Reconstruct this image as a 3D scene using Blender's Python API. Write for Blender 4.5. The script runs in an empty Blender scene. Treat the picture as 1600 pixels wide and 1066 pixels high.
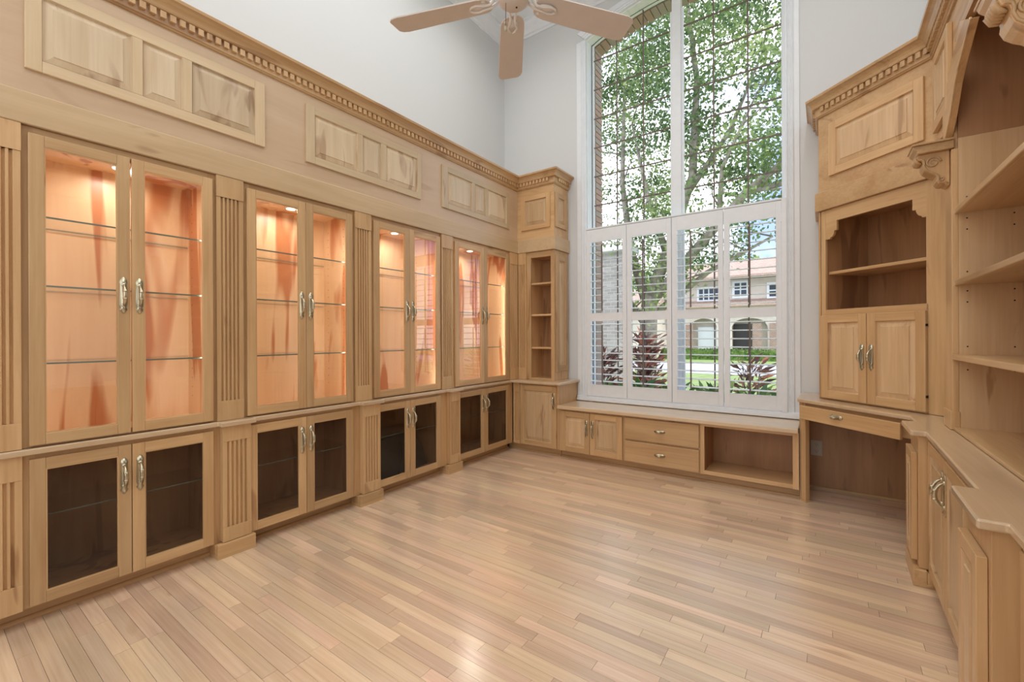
import bpy, bmesh, math, random
import numpy as np
from mathutils import Matrix, Vector
R = math.radians
random.seed(7); rng = np.random.default_rng(7)
sc = bpy.context.scene
COL = sc.collection

# ------------------------------------------------------------------ camera
cam_d = bpy.data.cameras.new('camera'); cam = bpy.data.objects.new('camera', cam_d); COL.objects.link(cam)
cam_d.sensor_width = 36; cam_d.lens = 686.04*36/1600; cam_d.shift_y = (525.88-533)/1600; cam_d.clip_start = .02; cam_d.clip_end = 400
cam.matrix_world = Matrix.Translation((0, 0, 1.25)) @ Matrix.Rotation(R(35.502), 4, 'Z') @ Matrix.Rotation(R(90), 4, 'X') @ Matrix.Rotation(R(-.26), 4, 'Z')
sc.camera = cam

# ------------------------------------------------------------------ world, sun, area lights, exposure
sc.view_settings.view_transform = 'Standard'; sc.view_settings.look = 'None'
sc.view_settings.exposure = 0.05; sc.view_settings.gamma = 1; sc.view_settings.use_curve_mapping = False
W = bpy.data.worlds.new('world'); sc.world = W; W.use_nodes = True
nt = W.node_tree; nt.nodes.clear()
wo = nt.nodes.new('ShaderNodeOutputWorld'); bg = nt.nodes.new('ShaderNodeBackground'); nt.links.new(bg.outputs[0], wo.inputs[0])
tc = nt.nodes.new('ShaderNodeTexCoord'); nz = nt.nodes.new('ShaderNodeTexNoise'); nz.inputs['Scale'].default_value = 2.6; nz.inputs['Detail'].default_value = 6
cr = nt.nodes.new('ShaderNodeValToRGB'); cr.color_ramp.elements[0].position = .42; cr.color_ramp.elements[0].color = (.23, .31, .52, 1)
cr.color_ramp.elements[1].position = .56; cr.color_ramp.elements[1].color = (.95, .97, 1, 1)
nt.links.new(tc.outputs['Generated'], nz.inputs['Vector']); nt.links.new(nz.outputs['Fac'], cr.inputs[0]); nt.links.new(cr.outputs[0], bg.inputs[0])
bg.inputs[1].default_value = 2.8

def light(name, kind, loc, energy, color=(1, 1, 1), size=None, size_y=None, rot=(0, 0, 0), parent=None, **kw):
    d = bpy.data.lights.new(name, kind); o = bpy.data.objects.new(name, d); COL.objects.link(o)
    d.energy = energy; d.color = color; o.location = loc; o.rotation_euler = rot
    if kind == 'AREA':
        d.shape = 'RECTANGLE' if size_y else 'DISK'; d.size = size
        if size_y: d.size_y = size_y
    for k_, v_ in kw.items(): setattr(d, k_, v_)
    if parent: o.parent = parent
    return o
light('sun_light', 'SUN', (10, 5, 20), 2.2, (1, .96, .9), rot=(R(18), R(42), 0), angle=R(3))
light('ceiling_fill_light', 'AREA', (-1.2, 1.0, 4.88), 57, (.97, .985, 1), 3.4, 4.2)  # fill light added under the ceiling to brighten the room
light('rear_fill_light', 'AREA', (-1.1, -1.45, 2.3), 34, (.97, .985, 1), 3.2, 3.0, rot=(R(90), 0, 0))  # unseen fill light added behind the camera to lift the far wall

# ------------------------------------------------------------------ materials
def s2l(c): return tuple(((v/255)/12.92 if v/255 <= .04045 else ((v/255+.055)/1.055)**2.4) for v in c)+(1,)
def mat(name, rgb, rough=.5, metal=0, bump=0, bscale=200, **kw):
    m = bpy.data.materials.new(name); m.use_nodes = True; b = m.node_tree.nodes['Principled BSDF']
    b.inputs['Base Color'].default_value = s2l(rgb); b.inputs['Roughness'].default_value = rough; b.inputs['Metallic'].default_value = metal
    for k_, v_ in kw.items(): b.inputs[k_].default_value = v_
    n = m.node_tree
    t = n.nodes.new('ShaderNodeTexCoord'); z = n.nodes.new('ShaderNodeTexNoise'); z.inputs['Scale'].default_value = bscale if bump else 14
    z.inputs['Detail'].default_value = 4; n.links.new(t.outputs['Object'], z.inputs['Vector'])
    if bump:
        u = n.nodes.new('ShaderNodeBump'); u.inputs['Strength'].default_value = bump; u.inputs['Distance'].default_value = .002
        n.links.new(z.outputs['Fac'], u.inputs['Height']); n.links.new(u.outputs[0], b.inputs['Normal'])
    else:
        h = n.nodes.new('ShaderNodeHueSaturation'); h.inputs['Color'].default_value = s2l(rgb)
        mr = n.nodes.new('ShaderNodeMapRange'); mr.inputs['To Min'].default_value = .95; mr.inputs['To Max'].default_value = 1.05
        n.links.new(z.outputs['Fac'], mr.inputs[0]); n.links.new(mr.outputs[0], h.inputs['Value']); n.links.new(h.outputs[0], b.inputs['Base Color'])
    return m

def wood(name, axis, light_c, dark_c, streak_c, smix=.52, gloss=False, s3=5, l3=.95, rough=.33, figure=.62, streak=.62, tone=.14, attr=False, coat=.15, plank=False):
    m = bpy.data.materials.new(name); m.use_nodes = True; n = m.node_tree; b = n.nodes['Principled BSDF']
    N = n.nodes.new; L = n.links.new
    t = N('ShaderNodeTexCoord'); oi = N('ShaderNodeObjectInfo')
    off = N('ShaderNodeVectorMath'); off.operation = 'MULTIPLY_ADD'
    cx = N('ShaderNodeCombineXYZ')
    for i in range(3): L(oi.outputs['Random'], cx.inputs[i])
    off.inputs[1].default_value = (17, 23, 31); L(cx.outputs[0], off.inputs[0]); L(t.outputs['Object'], off.inputs[2])
    src = off.outputs[0]
    if attr:
        at = N('ShaderNodeAttribute'); at.attribute_name = 'tone'
        o2 = N('ShaderNodeVectorMath'); o2.operation = 'MULTIPLY_ADD'; o2.inputs[1].default_value = (13, 29, 7)
        L(at.outputs['Vector'], o2.inputs[0]); L(src, o2.inputs[2]); src = o2.outputs[0]
    def mp(sc_):
        q = N('ShaderNodeMapping'); q.inputs['Scale'].default_value = sc_; L(src, q.inputs[0]); return q.outputs[0]
    def ax(long, cross): s = [cross]*3; s[axis] = long; return s
    n1 = N('ShaderNodeTexNoise'); n1.inputs['Scale'].default_value = 1; n1.inputs['Detail'].default_value = 5; n1.inputs['Roughness'].default_value = .6; L(mp(ax(2.2, 70)), n1.inputs['Vector'])
    n2 = N('ShaderNodeTexNoise'); n2.inputs['Scale'].default_value = 1; n2.inputs['Detail'].default_value = 3; n2.inputs['Distortion'].default_value = .9; L(mp(ax(1.1, 7.5)), n2.inputs['Vector'])
    n3 = N('ShaderNodeTexNoise'); n3.inputs['Scale'].default_value = 1; n3.inputs['Detail'].default_value = 2.5; n3.inputs['Distortion'].default_value = 1.6; L(mp(ax(l3, s3)), n3.inputs['Vector'])
    add = N('ShaderNodeMath'); add.operation = 'MULTIPLY_ADD'; add.inputs[1].default_value = figure
    mul = N('ShaderNodeMath'); mul.operation = 'MULTIPLY'; mul.inputs[1].default_value = 1-figure
    L(n1.outputs['Fac'], mul.inputs[0]); L(n2.outputs['Fac'], add.inputs[0]); L(mul.outputs[0], add.inputs[2])
    r1 = N('ShaderNodeValToRGB'); r1.color_ramp.elements[0].position = .32; r1.color_ramp.elements[0].color = s2l(dark_c)
    r1.color_ramp.elements[1].position = .64; r1.color_ramp.elements[1].color = s2l(light_c); L(add.outputs[0], r1.inputs[0])
    r3 = N('ShaderNodeValToRGB'); r3.color_ramp.elements[0].position = streak; r3.color_ramp.elements[0].color = (0, 0, 0, 1)
    r3.color_ramp.elements[1].position = streak+.06; r3.color_ramp.elements[1].color = (smix, smix, smix, 1); L(n3.outputs['Fac'], r3.inputs[0])
    mx = N('ShaderNodeMixRGB'); L(r3.outputs[0], mx.inputs[0]); L(r1.outputs[0], mx.inputs[1]); mx.inputs[2].default_value = s2l(streak_c)
    hs = N('ShaderNodeHueSaturation'); L(mx.outputs[0], hs.inputs['Color'])
    mr = N('ShaderNodeMapRange'); mr.inputs['To Min'].default_value = 1-tone; mr.inputs['To Max'].default_value = 1+tone
    if attr:
        L(at.outputs['Fac'], mr.inputs[0])
        mh = N('ShaderNodeMapRange'); mh.inputs['To Min'].default_value = .488; mh.inputs['To Max'].default_value = .508
        fr = N('ShaderNodeMath'); fr.operation = 'FRACT'; fm = N('ShaderNodeMath'); fm.operation = 'MULTIPLY'; fm.inputs[1].default_value = 7.3
        L(at.outputs['Fac'], fm.inputs[0]); L(fm.outputs[0], fr.inputs[0]); L(fr.outputs[0], mh.inputs[0]); L(mh.outputs[0], hs.inputs['Hue'])
    else: L(oi.outputs['Random'], mr.inputs[0])
    L(mr.outputs[0], hs.inputs['Value']); L(hs.outputs[0], b.inputs['Base Color'])
    b.inputs['Roughness'].default_value = rough; b.inputs['Coat Weight'].default_value = coat; b.inputs['Coat Roughness'].default_value = .2; b.inputs['Coat IOR'].default_value = 2.2 if attr else (1.8 if gloss else 1.5)
    bu = N('ShaderNodeBump'); bu.inputs['Strength'].default_value = .12; bu.inputs['Distance'].default_value = .001; L(n1.outputs['Fac'], bu.inputs['Height']); L(bu.outputs[0], b.inputs['Normal'])
    return m
LC, DC, SC_ = (214, 177, 130), (189, 148, 102), (144, 96, 60)
WX = wood('maple_grain_along', 0, LC, DC, SC_, streak=.66); WZ = wood('maple_grain_upright', 2, LC, DC, SC_, streak=.65); WY = wood('maple_grain_deep', 1, LC, DC, SC_)
WP = wood('maple_panel_boards', 2, (218, 186, 146), (196, 160, 118), (148, 104, 68), streak=.6, tone=.1)
WPP = wood('skylit_panel_boards', 2, (222, 200, 168), (204, 178, 142), (150, 110, 80), streak=.6, tone=.08)  # frieze panel maple, cool upper light put into the colour
WI = wood('lit_interior_veneer', 2, (242, 206, 166), (234, 192, 148), (196, 116, 68), streak=.545, figure=.75, tone=.02, rough=.4, s3=3.6, l3=.55, smix=.9)  # lamplit copy of the interior veneer, brightness put into its colour
WD = wood('shaded_brown_interior_veneer', 2, (186, 142, 102), (164, 120, 82), (116, 76, 50), streak=.58, figure=.7, tone=.05, rough=.45)  # darker copy of the interior veneer, unlit shade put into its colour
WTX = wood('worktop_maple_glare_along', 0, (228, 200, 164), (212, 180, 142), (170, 128, 90), coat=1, gloss=True, streak=.68)  # window glare on the worktop put into the pale colour
WTY = wood('worktop_maple_glare_deep', 1, (230, 202, 166), (214, 182, 144), (170, 128, 90), coat=1, gloss=True, streak=.68)  # same maple, glare again lightened into the colour
WV = wood('skylit_frieze_veneer', 1, (216, 188, 156), (204, 174, 141), (184, 150, 118), figure=.8, streak=.7, tone=.01)  # maple paled in colour for the sky light high on the wall
WB = wood('skylit_fascia_maple', 1, (212, 184, 146), (196, 166, 126), (158, 116, 82), streak=.68)  # fascia wood paled in colour for the same cool light
WBZ = wood('skylit_maple_upright', 2, (218, 194, 158), (202, 176, 138), (158, 118, 86), streak=.66)  # lit copy of the upright maple for the frieze frames
WBX = wood('skylit_maple_along', 0, (218, 194, 158), (202, 176, 138), (158, 118, 86), streak=.66)  # lit copy of the maple rails, upper light put into the colour
WF = wood('oak_floor', 0, (242, 216, 186), (218, 184, 150), (180, 138, 106), rough=.3, streak=.68, figure=.35, tone=.17, attr=True, coat=1)
WFD = mat('floor_joint', (96, 62, 36), .8)
WHITE = mat('white_wall_paint', (218, 221, 223), .75, bump=.08); CEIL = mat('ceiling_paint', (232, 233, 232), .8, bump=.05)
TRIM = mat('white_trim_gloss', (238, 243, 248), .35); LOUV = mat('white_shutter_paint', (238, 243, 248), .4)
NICK = mat('aged_nickel', (196, 186, 160), .28, 1); DARK = mat('dark_gap', (26, 20, 16), .8); BLACK = mat('black_plastic', (14, 16, 22), .35)
OUTL = mat('ivory_plastic', (196, 186, 176), .4); MUNT = mat('bronze_muntin', (112, 98, 90), .5); GASK = mat('window_gasket', (70, 80, 92), .5)
FANB = mat('fan_blade_veneer', (216, 206, 198), .45); FANW = mat('fan_white_enamel', (238, 234, 230), .25)
BRK = mat('brick_clay', (184, 154, 142), .85, bump=.5, bscale=60); BRK2 = mat('brick_clay_grey', (176, 160, 152), .85, bump=.5, bscale=60); MORT = mat('mortar', (196, 190, 182), .9, bump=.3)
PBRICK = None

def glass(name, tint, refl=1.45, rough=.0, gl=(1, 1, 1, 1)):
    m = bpy.data.materials.new(name); m.use_nodes = True; n = m.node_tree; n.nodes.clear(); N = n.nodes.new; L = n.links.new
    o = N('ShaderNodeOutputMaterial'); t = N('ShaderNodeBsdfTransparent'); t.inputs[0].default_value = tint
    g = N('ShaderNodeBsdfGlossy'); g.inputs['Roughness'].default_value = rough; g.inputs[0].default_value = gl
    f = N('ShaderNodeFresnel'); f.inputs[0].default_value = refl; x = N('ShaderNodeMixShader')
    ge = N('ShaderNodeNewGeometry'); mu = N('ShaderNodeMath'); mu.operation = 'SUBTRACT'; mu.inputs[0].default_value = 1; L(ge.outputs['Backfacing'], mu.inputs[1])
    m2 = N('ShaderNodeMath'); m2.operation = 'MULTIPLY'; L(f.outputs[0], m2.inputs[0]); L(mu.outputs[0], m2.inputs[1])
    L(m2.outputs[0], x.inputs[0]); L(t.outputs[0], x.inputs[1]); L(g.outputs[0], x.inputs[2]); L(x.outputs[0], o.inputs[0]); return m
GL = glass('clear_glass', (.985, .99, .985, 1), 1.85); GLS = glass('shelf_glass', (.97, .985, .975, 1)); GLD = glass('smoked_glass', (.84, .82, .80, 1), 1.45); GLW = glass('window_glass', (.97, .985, .98, 1), 1.5)
GEDGE = mat('glass_edge', (112, 128, 118), .2)
def emit(name, rgb, st):
    m = bpy.data.materials.new(name); m.use_nodes = True; b = m.node_tree.nodes['Principled BSDF']; b.inputs['Base Color'].default_value = s2l(rgb)
    b.inputs['Emission Color'].default_value = s2l(rgb); b.inputs['Emission Strength'].default_value = st; return m
LAMPW = emit('warm_lamp_lens', (255, 232, 200), 9); LAMPC = emit('downlight_lens', (255, 248, 238), 14)

# ------------------------------------------------------------------ helpers
def tag(o, label=None, cat=None, group=None, kind=None):
    if label: o['label'] = label
    if cat: o['category'] = cat
    if group: o['group'] = group
    if kind: o['kind'] = kind
    return o
class MB:
    def __init__(s): s.v = []; s.f = []; s.m = []; s.mats = []; s.tone = []
    def mi(s, m):
        if m not in s.mats: s.mats.append(m)
        return s.mats.index(m)
    def add(s, vs, fs, m):
        b = len(s.v); s.v += [tuple(v) for v in vs]; k = s.mi(m)
        for f in fs: s.f.append(tuple(i+b for i in f)); s.m.append(k)
        return s
    def box(s, x0, x1, y0, y1, z0, z1, m):
        x0, x1 = min(x0, x1), max(x0, x1); y0, y1 = min(y0, y1), max(y0, y1); z0, z1 = min(z0, z1), max(z0, z1)
        return s.add([(x0, y0, z0), (x1, y0, z0), (x1, y1, z0), (x0, y1, z0), (x0, y0, z1), (x1, y0, z1), (x1, y1, z1), (x0, y1, z1)],
              [(0, 3, 2, 1), (4, 5, 6, 7), (0, 1, 5, 4), (1, 2, 6, 5), (2, 3, 7, 6), (3, 0, 4, 7)], m)
    def prism(s, pts, a, b, m, plane='xy'):
        # polygon pts extruded between a and b along the axis normal to plane
        n = len(pts)
        def P(p, t): return (p[0], p[1], t) if plane == 'xy' else ((p[0], t, p[1]) if plane == 'xz' else (t, p[0], p[1]))
        vs = [P(p, a) for p in pts]+[P(p, b) for p in pts]
        fs = [tuple(range(n))[::-1], tuple(range(n, 2*n))]+[(i, (i+1) % n, n+(i+1) % n, n+i) for i in range(n)]
        return s.add(vs, fs, m)
    def tube(s, pts, rad, m, seg=8):
        pts = [Vector(p) for p in pts]; rad = rad if hasattr(rad, '__len__') else [rad]*len(pts); rings = []
        for i, p in enumerate(pts):
            d = (pts[min(i+1, len(pts)-1)]-pts[max(i-1, 0)]).normalized(); u = d.orthogonal().normalized() if i == 0 else (u-d*u.dot(d)).normalized(); w = d.cross(u)
            rings.append([p+(u*math.cos(2*math.pi*j/seg)+w*math.sin(2*math.pi*j/seg))*rad[i] for j in range(seg)])
        vs = [q for r_ in rings for q in r_]; fs = [tuple(range(seg))[::-1], tuple(range(len(vs)-seg, len(vs)))]
        for i in range(len(pts)-1):
            for j in range(seg): fs.append((i*seg+j, i*seg+(j+1) % seg, (i+1)*seg+(j+1) % seg, (i+1)*seg+j))
        return s.add(vs, fs, m)
    def lathe(s, prof, c, m, seg=20):
        vs = [(c[0]+r_*math.cos(2*math.pi*j/seg), c[1]+r_*math.sin(2*math.pi*j/seg), c[2]+z) for r_, z in prof for j in range(seg)]; n = len(prof)
        fs = [(i*seg+j, i*seg+(j+1) % seg, (i+1)*seg+(j+1) % seg, (i+1)*seg+j) for i in range(n-1) for j in range(seg)]
        fs += [tuple(range(seg))[::-1], tuple(range((n-1)*seg, n*seg))]
        return s.add(vs, fs, m)
    def sweep(s, prof, path, m, side=1):
        # prof: (outward d, z); path: plan points; outward = right-hand side of the travel direction when side=1
        P = [Vector(p) for p in path]; n = len(prof); rows = []
        for i, p in enumerate(P):
            ns = []
            if i > 0: d = (P[i]-P[i-1]).normalized(); ns.append(Vector((d.y, -d.x))*side)
            if i < len(P)-1: d = (P[i+1]-P[i]).normalized(); ns.append(Vector((d.y, -d.x))*side)
            if len(ns) == 1: q = ns[0]
            else: q = (ns[0]+ns[1]); q = q/(1+ns[0].dot(ns[1]))
            rows.append([(p.x+q.x*d_, p.y+q.y*d_, z) for d_, z in prof])
        vs = [v for r_ in rows for v in r_]; fs = []
        for i in range(len(P)-1):
            for j in range(n): a = i*n+j; b = i*n+(j+1) % n; fs.append((a, b, b+n, a+n) if side == 1 else (a, a+n, b+n, b))
        fs += [tuple(range(n)), tuple(range(len(vs)-n, len(vs)))[::-1]]
        return s.add(vs, fs, m)
    def build(s, name, parent=None, bevel=0, smooth=False, tone=None):
        me = bpy.data.meshes.new(name); me.from_pydata(s.v, [], s.f)
        for m in s.mats: me.materials.append(m)
        me.polygons.foreach_set('material_index', s.m)
        if tone is not None:
            a = me.attributes.new('tone', 'FLOAT', 'FACE'); a.data.foreach_set('value', tone)
        if smooth: me.polygons.foreach_set('use_smooth', [True]*len(s.f))
        bm = bmesh.new(); bm.from_mesh(me); bmesh.ops.recalc_face_normals(bm, faces=bm.faces); bm.to_mesh(me); bm.free()
        me.update(); o = bpy.data.objects.new(name, me); COL.objects.link(o)
        if parent: o.parent = parent
        if bevel:
            b = o.modifiers.new('bevel', 'BEVEL'); b.width = bevel; b.segments = 2; b.limit_method = 'ANGLE'; b.angle_limit = R(50); b.harden_normals = False
        return o
def root(name, loc, rot, label, cat, group=None):
    o = bpy.data.objects.new(name, None); COL.objects.link(o); o.location = loc; o.rotation_euler = (0, 0, rot); o.empty_display_size = .1
    return tag(o, label, cat, group)
LR, BR, RR = R(90), 0.0, R(-90)

# ------------------------------------------------------------------ handle
def handle_mesh(L_, name='handle'):
    b = MB(); h = L_/2; w = .0155
    pl = [(-.002, -h), (.002, -h), (w, -h+.02), (w*.6, -h+.03), (w, -h+.042), (w*.85, h-.035), (w, h-.028), (w*.7, h-.012), (0, h), (-w*.7, h-.012), (-w, h-.028), (-w*.85, h-.035), (-w, -h+.042), (-w*.6, -h+.03), (-w, -h+.02)]
    b.prism(pl, -.0035, 0, NICK, 'xz')
    pts = []; rad = []
    for i in range(13):
        t = i/12; z = -h*.56+t*h*1.12; pts.append((0, -.004-.030*math.sin(math.pi*t)**.6, z)); rad.append(.0042+.0052*math.sin(math.pi*t)**1.5)
    b.tube(pts, rad, NICK, 8)
    for zz in (-h*.56, h*.56): b.tube([(0, 0, zz), (0, -.008, zz)], .009, NICK, 10)
    for zz in (-h*.2, h*.2): b.tube([(0, -.033, zz-.003), (0, -.033, zz+.003)], .0105, NICK, 8)
    me = b.build('handle'); d = me.data; bpy.data.objects.remove(me)
    d.polygons.foreach_set('use_smooth', [True]*len(d.polygons)); return d
HM = handle_mesh(.18); HM2 = handle_mesh(.10)
def handle(parent, x, y, z, horiz=False, small=False):
    o = bpy.data.objects.new('handle', HM2 if small else HM); COL.objects.link(o); o.parent = parent; o.location = (x, y, z)
    if horiz: o.rotation_euler = (0, R(90), 0)
    return tag(o, 'aged nickel bow handle on a pointed backplate')

# ------------------------------------------------------------------ doors and panels (local: x along, -y towards the room)
def raised(b, x0, x1, z0, z1, yf, m, rec=.011, slope=.034, lift=.0):
    # recessed groove, bevelled slope, stepped field
    g = .006
    def ring(i, y): return [(x0+i, y, z0+i), (x1-i, y, z0+i), (x1-i, y, z1-i), (x0+i, y, z1-i)]
    sl = min(slope, (x1-x0)*.28, (z1-z0)*.28)
    R_ = [ring(0, yf), ring(.003, yf+rec), ring(g, yf+rec), ring(sl, yf+.004), ring(sl+.002, yf-lift), ]
    vs = [p for r_ in R_ for p in r_]; fs = []
    for k in range(len(R_)-1):
        for j in range(4): a = k*4+j; c = k*4+(j+1) % 4; fs.append((a, c, c+4, a+4))
    q = (len(R_)-1)*4; fs.append((q, q+1, q+2, q+3))
    b.add(vs, fs, m)
def frame(b, x0, x1, z0, z1, y0, y1, w, mv=WZ, mh=WX):
    b.box(x0, x0+w, y0, y1, z0, z1, mv); b.box(x1-w, x1, y0, y1, z0, z1, mv)
    b.box(x0+w, x1-w, y0, y1, z0, z0+w, mh); b.box(x0+w, x1-w, y0, y1, z1-w, z1, mh)
def door(parent, x0, x1, z0, z1, y=-.021, glassm=None, hx=None, hz=None, w=.05, name='door', th=.02):
    b = MB(); frame(b, x0, x1, z0, z1, y, y+th, w)
    d = b.build(name, parent, .0025)
    if glassm:
        g = MB().box(x0+w-.004, x1-w+.004, y+.010, y+.014, z0+w-.004, z1-w+.004, glassm).build('glass_pane', d)
        bd = MB(); frame(bd, x0+w-.001, x1-w+.001, z0+w-.001, z1-w+.001, y+.002, y+.009, .005); bd.build('glazing_bead', d)
    else:
        p = MB(); raised(p, x0+w, x1-w, z0+w, z1-w, y+.002, WP); p.build('raised_panel', d)
    if hx is not None: handle(d, hx, y, hz)
    return d
def drawer(parent, x0, x1, z0, z1, y=-.021, hl=True, th=.02):
    b = MB(); b.box(x0, x1, y, y+th, z0, z1, WX); b.box(x0+.02, x1-.02, y+th, y+.3, z0+.015, z1-.02, WD)
    d = b.build('drawer', parent, .004); handle(d, (x0+x1)/2, y, (z0+z1)/2, True, True); return d
def fluted(b, x0, x1, yf, yb, z0, z1, zf0, zf1, n=5, m=WZ, mg=.018):
    # box with vertical grooves between zf0 and zf1
    b.box(x0, x1, yf, yb, z0, zf0, m); b.box(x0, x1, yf, yb, zf1, z1, m)
    w = (x1-x0-2*mg); p = w/n; pts = [(x0, yf+.002)]
    pts.append((x0+mg-.003, yf+.002))
    for i in range(n):
        a = x0+mg+i*p; gw = p*.60; a0 = a+(p-gw)/2
        for k in range(6):
            t = k/5; pts.append((a0+gw*t, yf+.002+.013*math.sin(math.pi*t)**.55 if 0 < t < 1 else yf+.002))
    pts += [(x1, yf+.002), (x1, yb), (x0, yb)]
    b.prism(pts, zf0, zf1, m, 'xy')

# ================================================================== SETTING
FX = -2.83; WLX = -3.24; WBY = 4.40; WRX = .90; REAR = -1.6; CZ = 4.99
def struct(o): o['kind'] = 'structure'; return o
# floor: sub-floor + planks
fl = struct(MB().box(WLX-.1, WRX+.1, REAR-.1, WBY+.1, -.12, -.012, WFD).build('floor'))
PW = .0565; planks = []
row = 0; y = REAR
while y < WBY:
    x = WLX-random.random()*.8
    while x < WRX:
        L_ = random.choice((.28, .4, .55, .7, .95, 1.2))*random.uniform(.85, 1.15); a, c = max(x, WLX), min(x+L_, WRX)
        if c-a > .02: planks.append((a, c, y, min(y+PW, WBY)))
        x += L_
    y += PW; row += 1
def inview(p):
    cx, cy = (p[0]+p[1])/2, (p[2]+p[3])/2; best = 0
    for qx in np.linspace(p[0], p[1], 5):
        d = -qx*-.0; dep = -qx*.5807+cy*.8141; lat = qx*.8141+cy*.5807
        if dep > .3 and abs(lat/dep) < 1.17 and 686*1.25/dep < 541 and -2.9 < qx < .42: best = max(best, 1/dep)
    return best
planks.sort(key=lambda p: -inview(p))
near = [p for p in planks[:300] if inview(p) > 0]; rest = planks[len(near):]
def plank_mesh(b, p, dz): g = .0006; b.box(p[0]+g, p[1]-g, p[2]+g, p[3]-g, -.012, dz, WF)
for p in near:
    b = MB(); plank_mesh(b, p, random.uniform(-.0006, .0)); t = random.random(); b.build('plank', fl, tone=[t]*6)
b = MB(); tn = []
for p in rest: plank_mesh(b, p, random.uniform(-.0006, 0)); tn += [random.random()]*6
tag(b.build('plank_field', fl, tone=tn), kind='stuff')
# walls
struct(MB().box(WLX-.12, WLX, REAR-.1, WBY+.2, 0, CZ, WHITE).build('wall_left'))
struct(MB().box(WRX, WRX+.12, REAR-.1, WBY+.2, 0, CZ, WHITE).build('wall_right'))
struct(MB().box(WLX, WRX, REAR-.12, REAR, 0, CZ, WHITE).build('wall_rear'))
struct(MB().box(WLX-.12, WRX+.12, REAR-.12, WBY+.2, CZ, CZ+.15, CEIL).build('ceiling'))
XC, HW, RISE, ZS = -1.195, .925, .19, 4.49
def arch(x, hw=HW, rise=RISE, zs=ZS):
    r_ = (hw*hw+rise*rise)/(2*rise); t = min(abs(x-XC), hw); return zs+math.sqrt(r_*r_-t*t)-(r_-rise)
def archband(b, hw0, hw1, r0, r1, zs0, zs1, y0, y1, m, n=20):
    # band between inner arch curve (hw0) and outer curve (hw1)
    for i in range(n):
        t0, t1 = -1+2*i/n, -1+2*(i+1)/n
        P_ = [(XC+hw0*t0, arch(XC+hw0*t0, hw0, r0, zs0)), (XC+hw0*t1, arch(XC+hw0*t1, hw0, r0, zs0)), (XC+hw1*t1, arch(XC+hw1*t1, hw1, r1, zs1)), (XC+hw1*t0, arch(XC+hw1*t0, hw1, r1, zs1))]
        b.prism(P_, y0, y1, m, 'xz')
b = MB(); WT = .16
b.box(WLX, XC-HW, WBY, WBY+WT, 0, CZ, WHITE); b.box(XC+HW, WRX, WBY, WBY+WT, 0, CZ, WHITE); b.box(XC-HW, XC+HW, WBY, WBY+WT, 0, .56, WHITE)
for i in range(20):
    xa, xb = XC-HW+2*HW*i/20, XC-HW+2*HW*(i+1)/20
    b.prism([(xa, arch(xa)), (xb, arch(xb)), (xb, CZ), (xa, CZ)], WBY, WBY+WT, WHITE, 'xz')
struct(b.build('wall_back'))
# ceiling crown moulding
cp = [(0, CZ-.17), (.012, CZ-.17), (.016, CZ-.145), (.03, CZ-.14), (.05, CZ-.11), (.085, CZ-.07), (.10, CZ-.045), (.118, CZ-.04), (.12, CZ-.015), (.14, CZ-.01), (.14, CZ), (0, CZ)]
struct(MB().sweep(cp, [(WLX, REAR), (WLX, WBY), (WRX, WBY), (WRX, REAR)], TRIM).build('trim_1'))
cp2 = [(.14, CZ-.012), (.30, CZ-.012), (.305, CZ-.03), (.33, CZ-.03), (.335, CZ-.012), (.42, CZ-.012), (.425, CZ), (.14, CZ)]
struct(MB().sweep(cp2, [(WLX, REAR), (WLX, WBY), (WRX, WBY), (WRX, REAR)], TRIM).build('trim_2'))

# ------------------------------------------------------------------ window
win = struct(bpy.data.objects.new('window_1', None)); COL.objects.link(win)
GY = 4.52; HG = .83; ML, MR = -1.232, -1.148
b = MB()
b.box(XC-HW, XC-HW+.012, WBY, GY+.03, .57, ZS, TRIM); b.box(XC+HW-.012, XC+HW, WBY, GY+.03, .57, ZS, TRIM)
archband(b, HW-.012, HW+.002, RISE, RISE, ZS-.012, ZS+.002, WBY, GY+.03, TRIM)
b.box(XC-HW, XC+HW, WBY, GY+.05, .56, .585, TRIM)
b.box(ML, MR, GY-.035, GY+.03, .58, arch(XC)-.005, TRIM)
b.build('window_frame', win, .003)
b = MB()
for x0, x1 in ((XC-HW+.012, ML), (MR, XC+HW-.012)):
    b.box(x0, x0+.022, GY-.012, GY+.015, .585, ZS, TRIM); b.box(x1-.022, x1, GY-.012, GY+.015, .585, ZS, TRIM); b.box(x0, x1, GY-.012, GY+.015, .585, .62, TRIM)
b.build('sash_stile', win)
b = MB(); archband(b, HW-.034, HW-.012, RISE, RISE, ZS-.012, ZS-.008, GY-.012, GY+.015, TRIM); b.build('arched_sash', win)
b = MB(); archband(b, HW-.016, HW-.011, RISE, RISE, ZS-.014, ZS-.01, GY-.02, GY-.012, GASK); b.box(XC-HW+.012, XC-HW+.017, GY-.02, GY-.012, .6, ZS, GASK); b.build('dark_gasket', win)
for x0, x1 in ((XC-HW+.034, ML), (MR, XC+HW-.034)):
    n = 12; pts = [(x0, .62), (x1, .62)]+[(x1+(x0-x1)*i/n, arch(x1+(x0-x1)*i/n, HW-.02)-.012) for i in range(n+1)]
    b = MB(); b.add([(p[0], GY, p[1]) for p in pts], [tuple(range(len(pts)))], GLW); b.build('glass_pane', win)
for x in (-1.82, -1.53, -.855, -.566):
    MB().box(x-.006, x+.006, GY-.004, GY+.004, .62, arch(x, HW-.02)-.014, MUNT).build('muntin', win)
for z in (2.698, 3.02, 3.341, 3.663, 3.985, 4.307):
    for x0, x1 in ((XC-HW+.034, ML), (MR, XC+HW-.034)): MB().box(x0, x1, GY-.0045, GY+.0045, z-.006, z+.006, MUNT).build('muntin', win)
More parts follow.
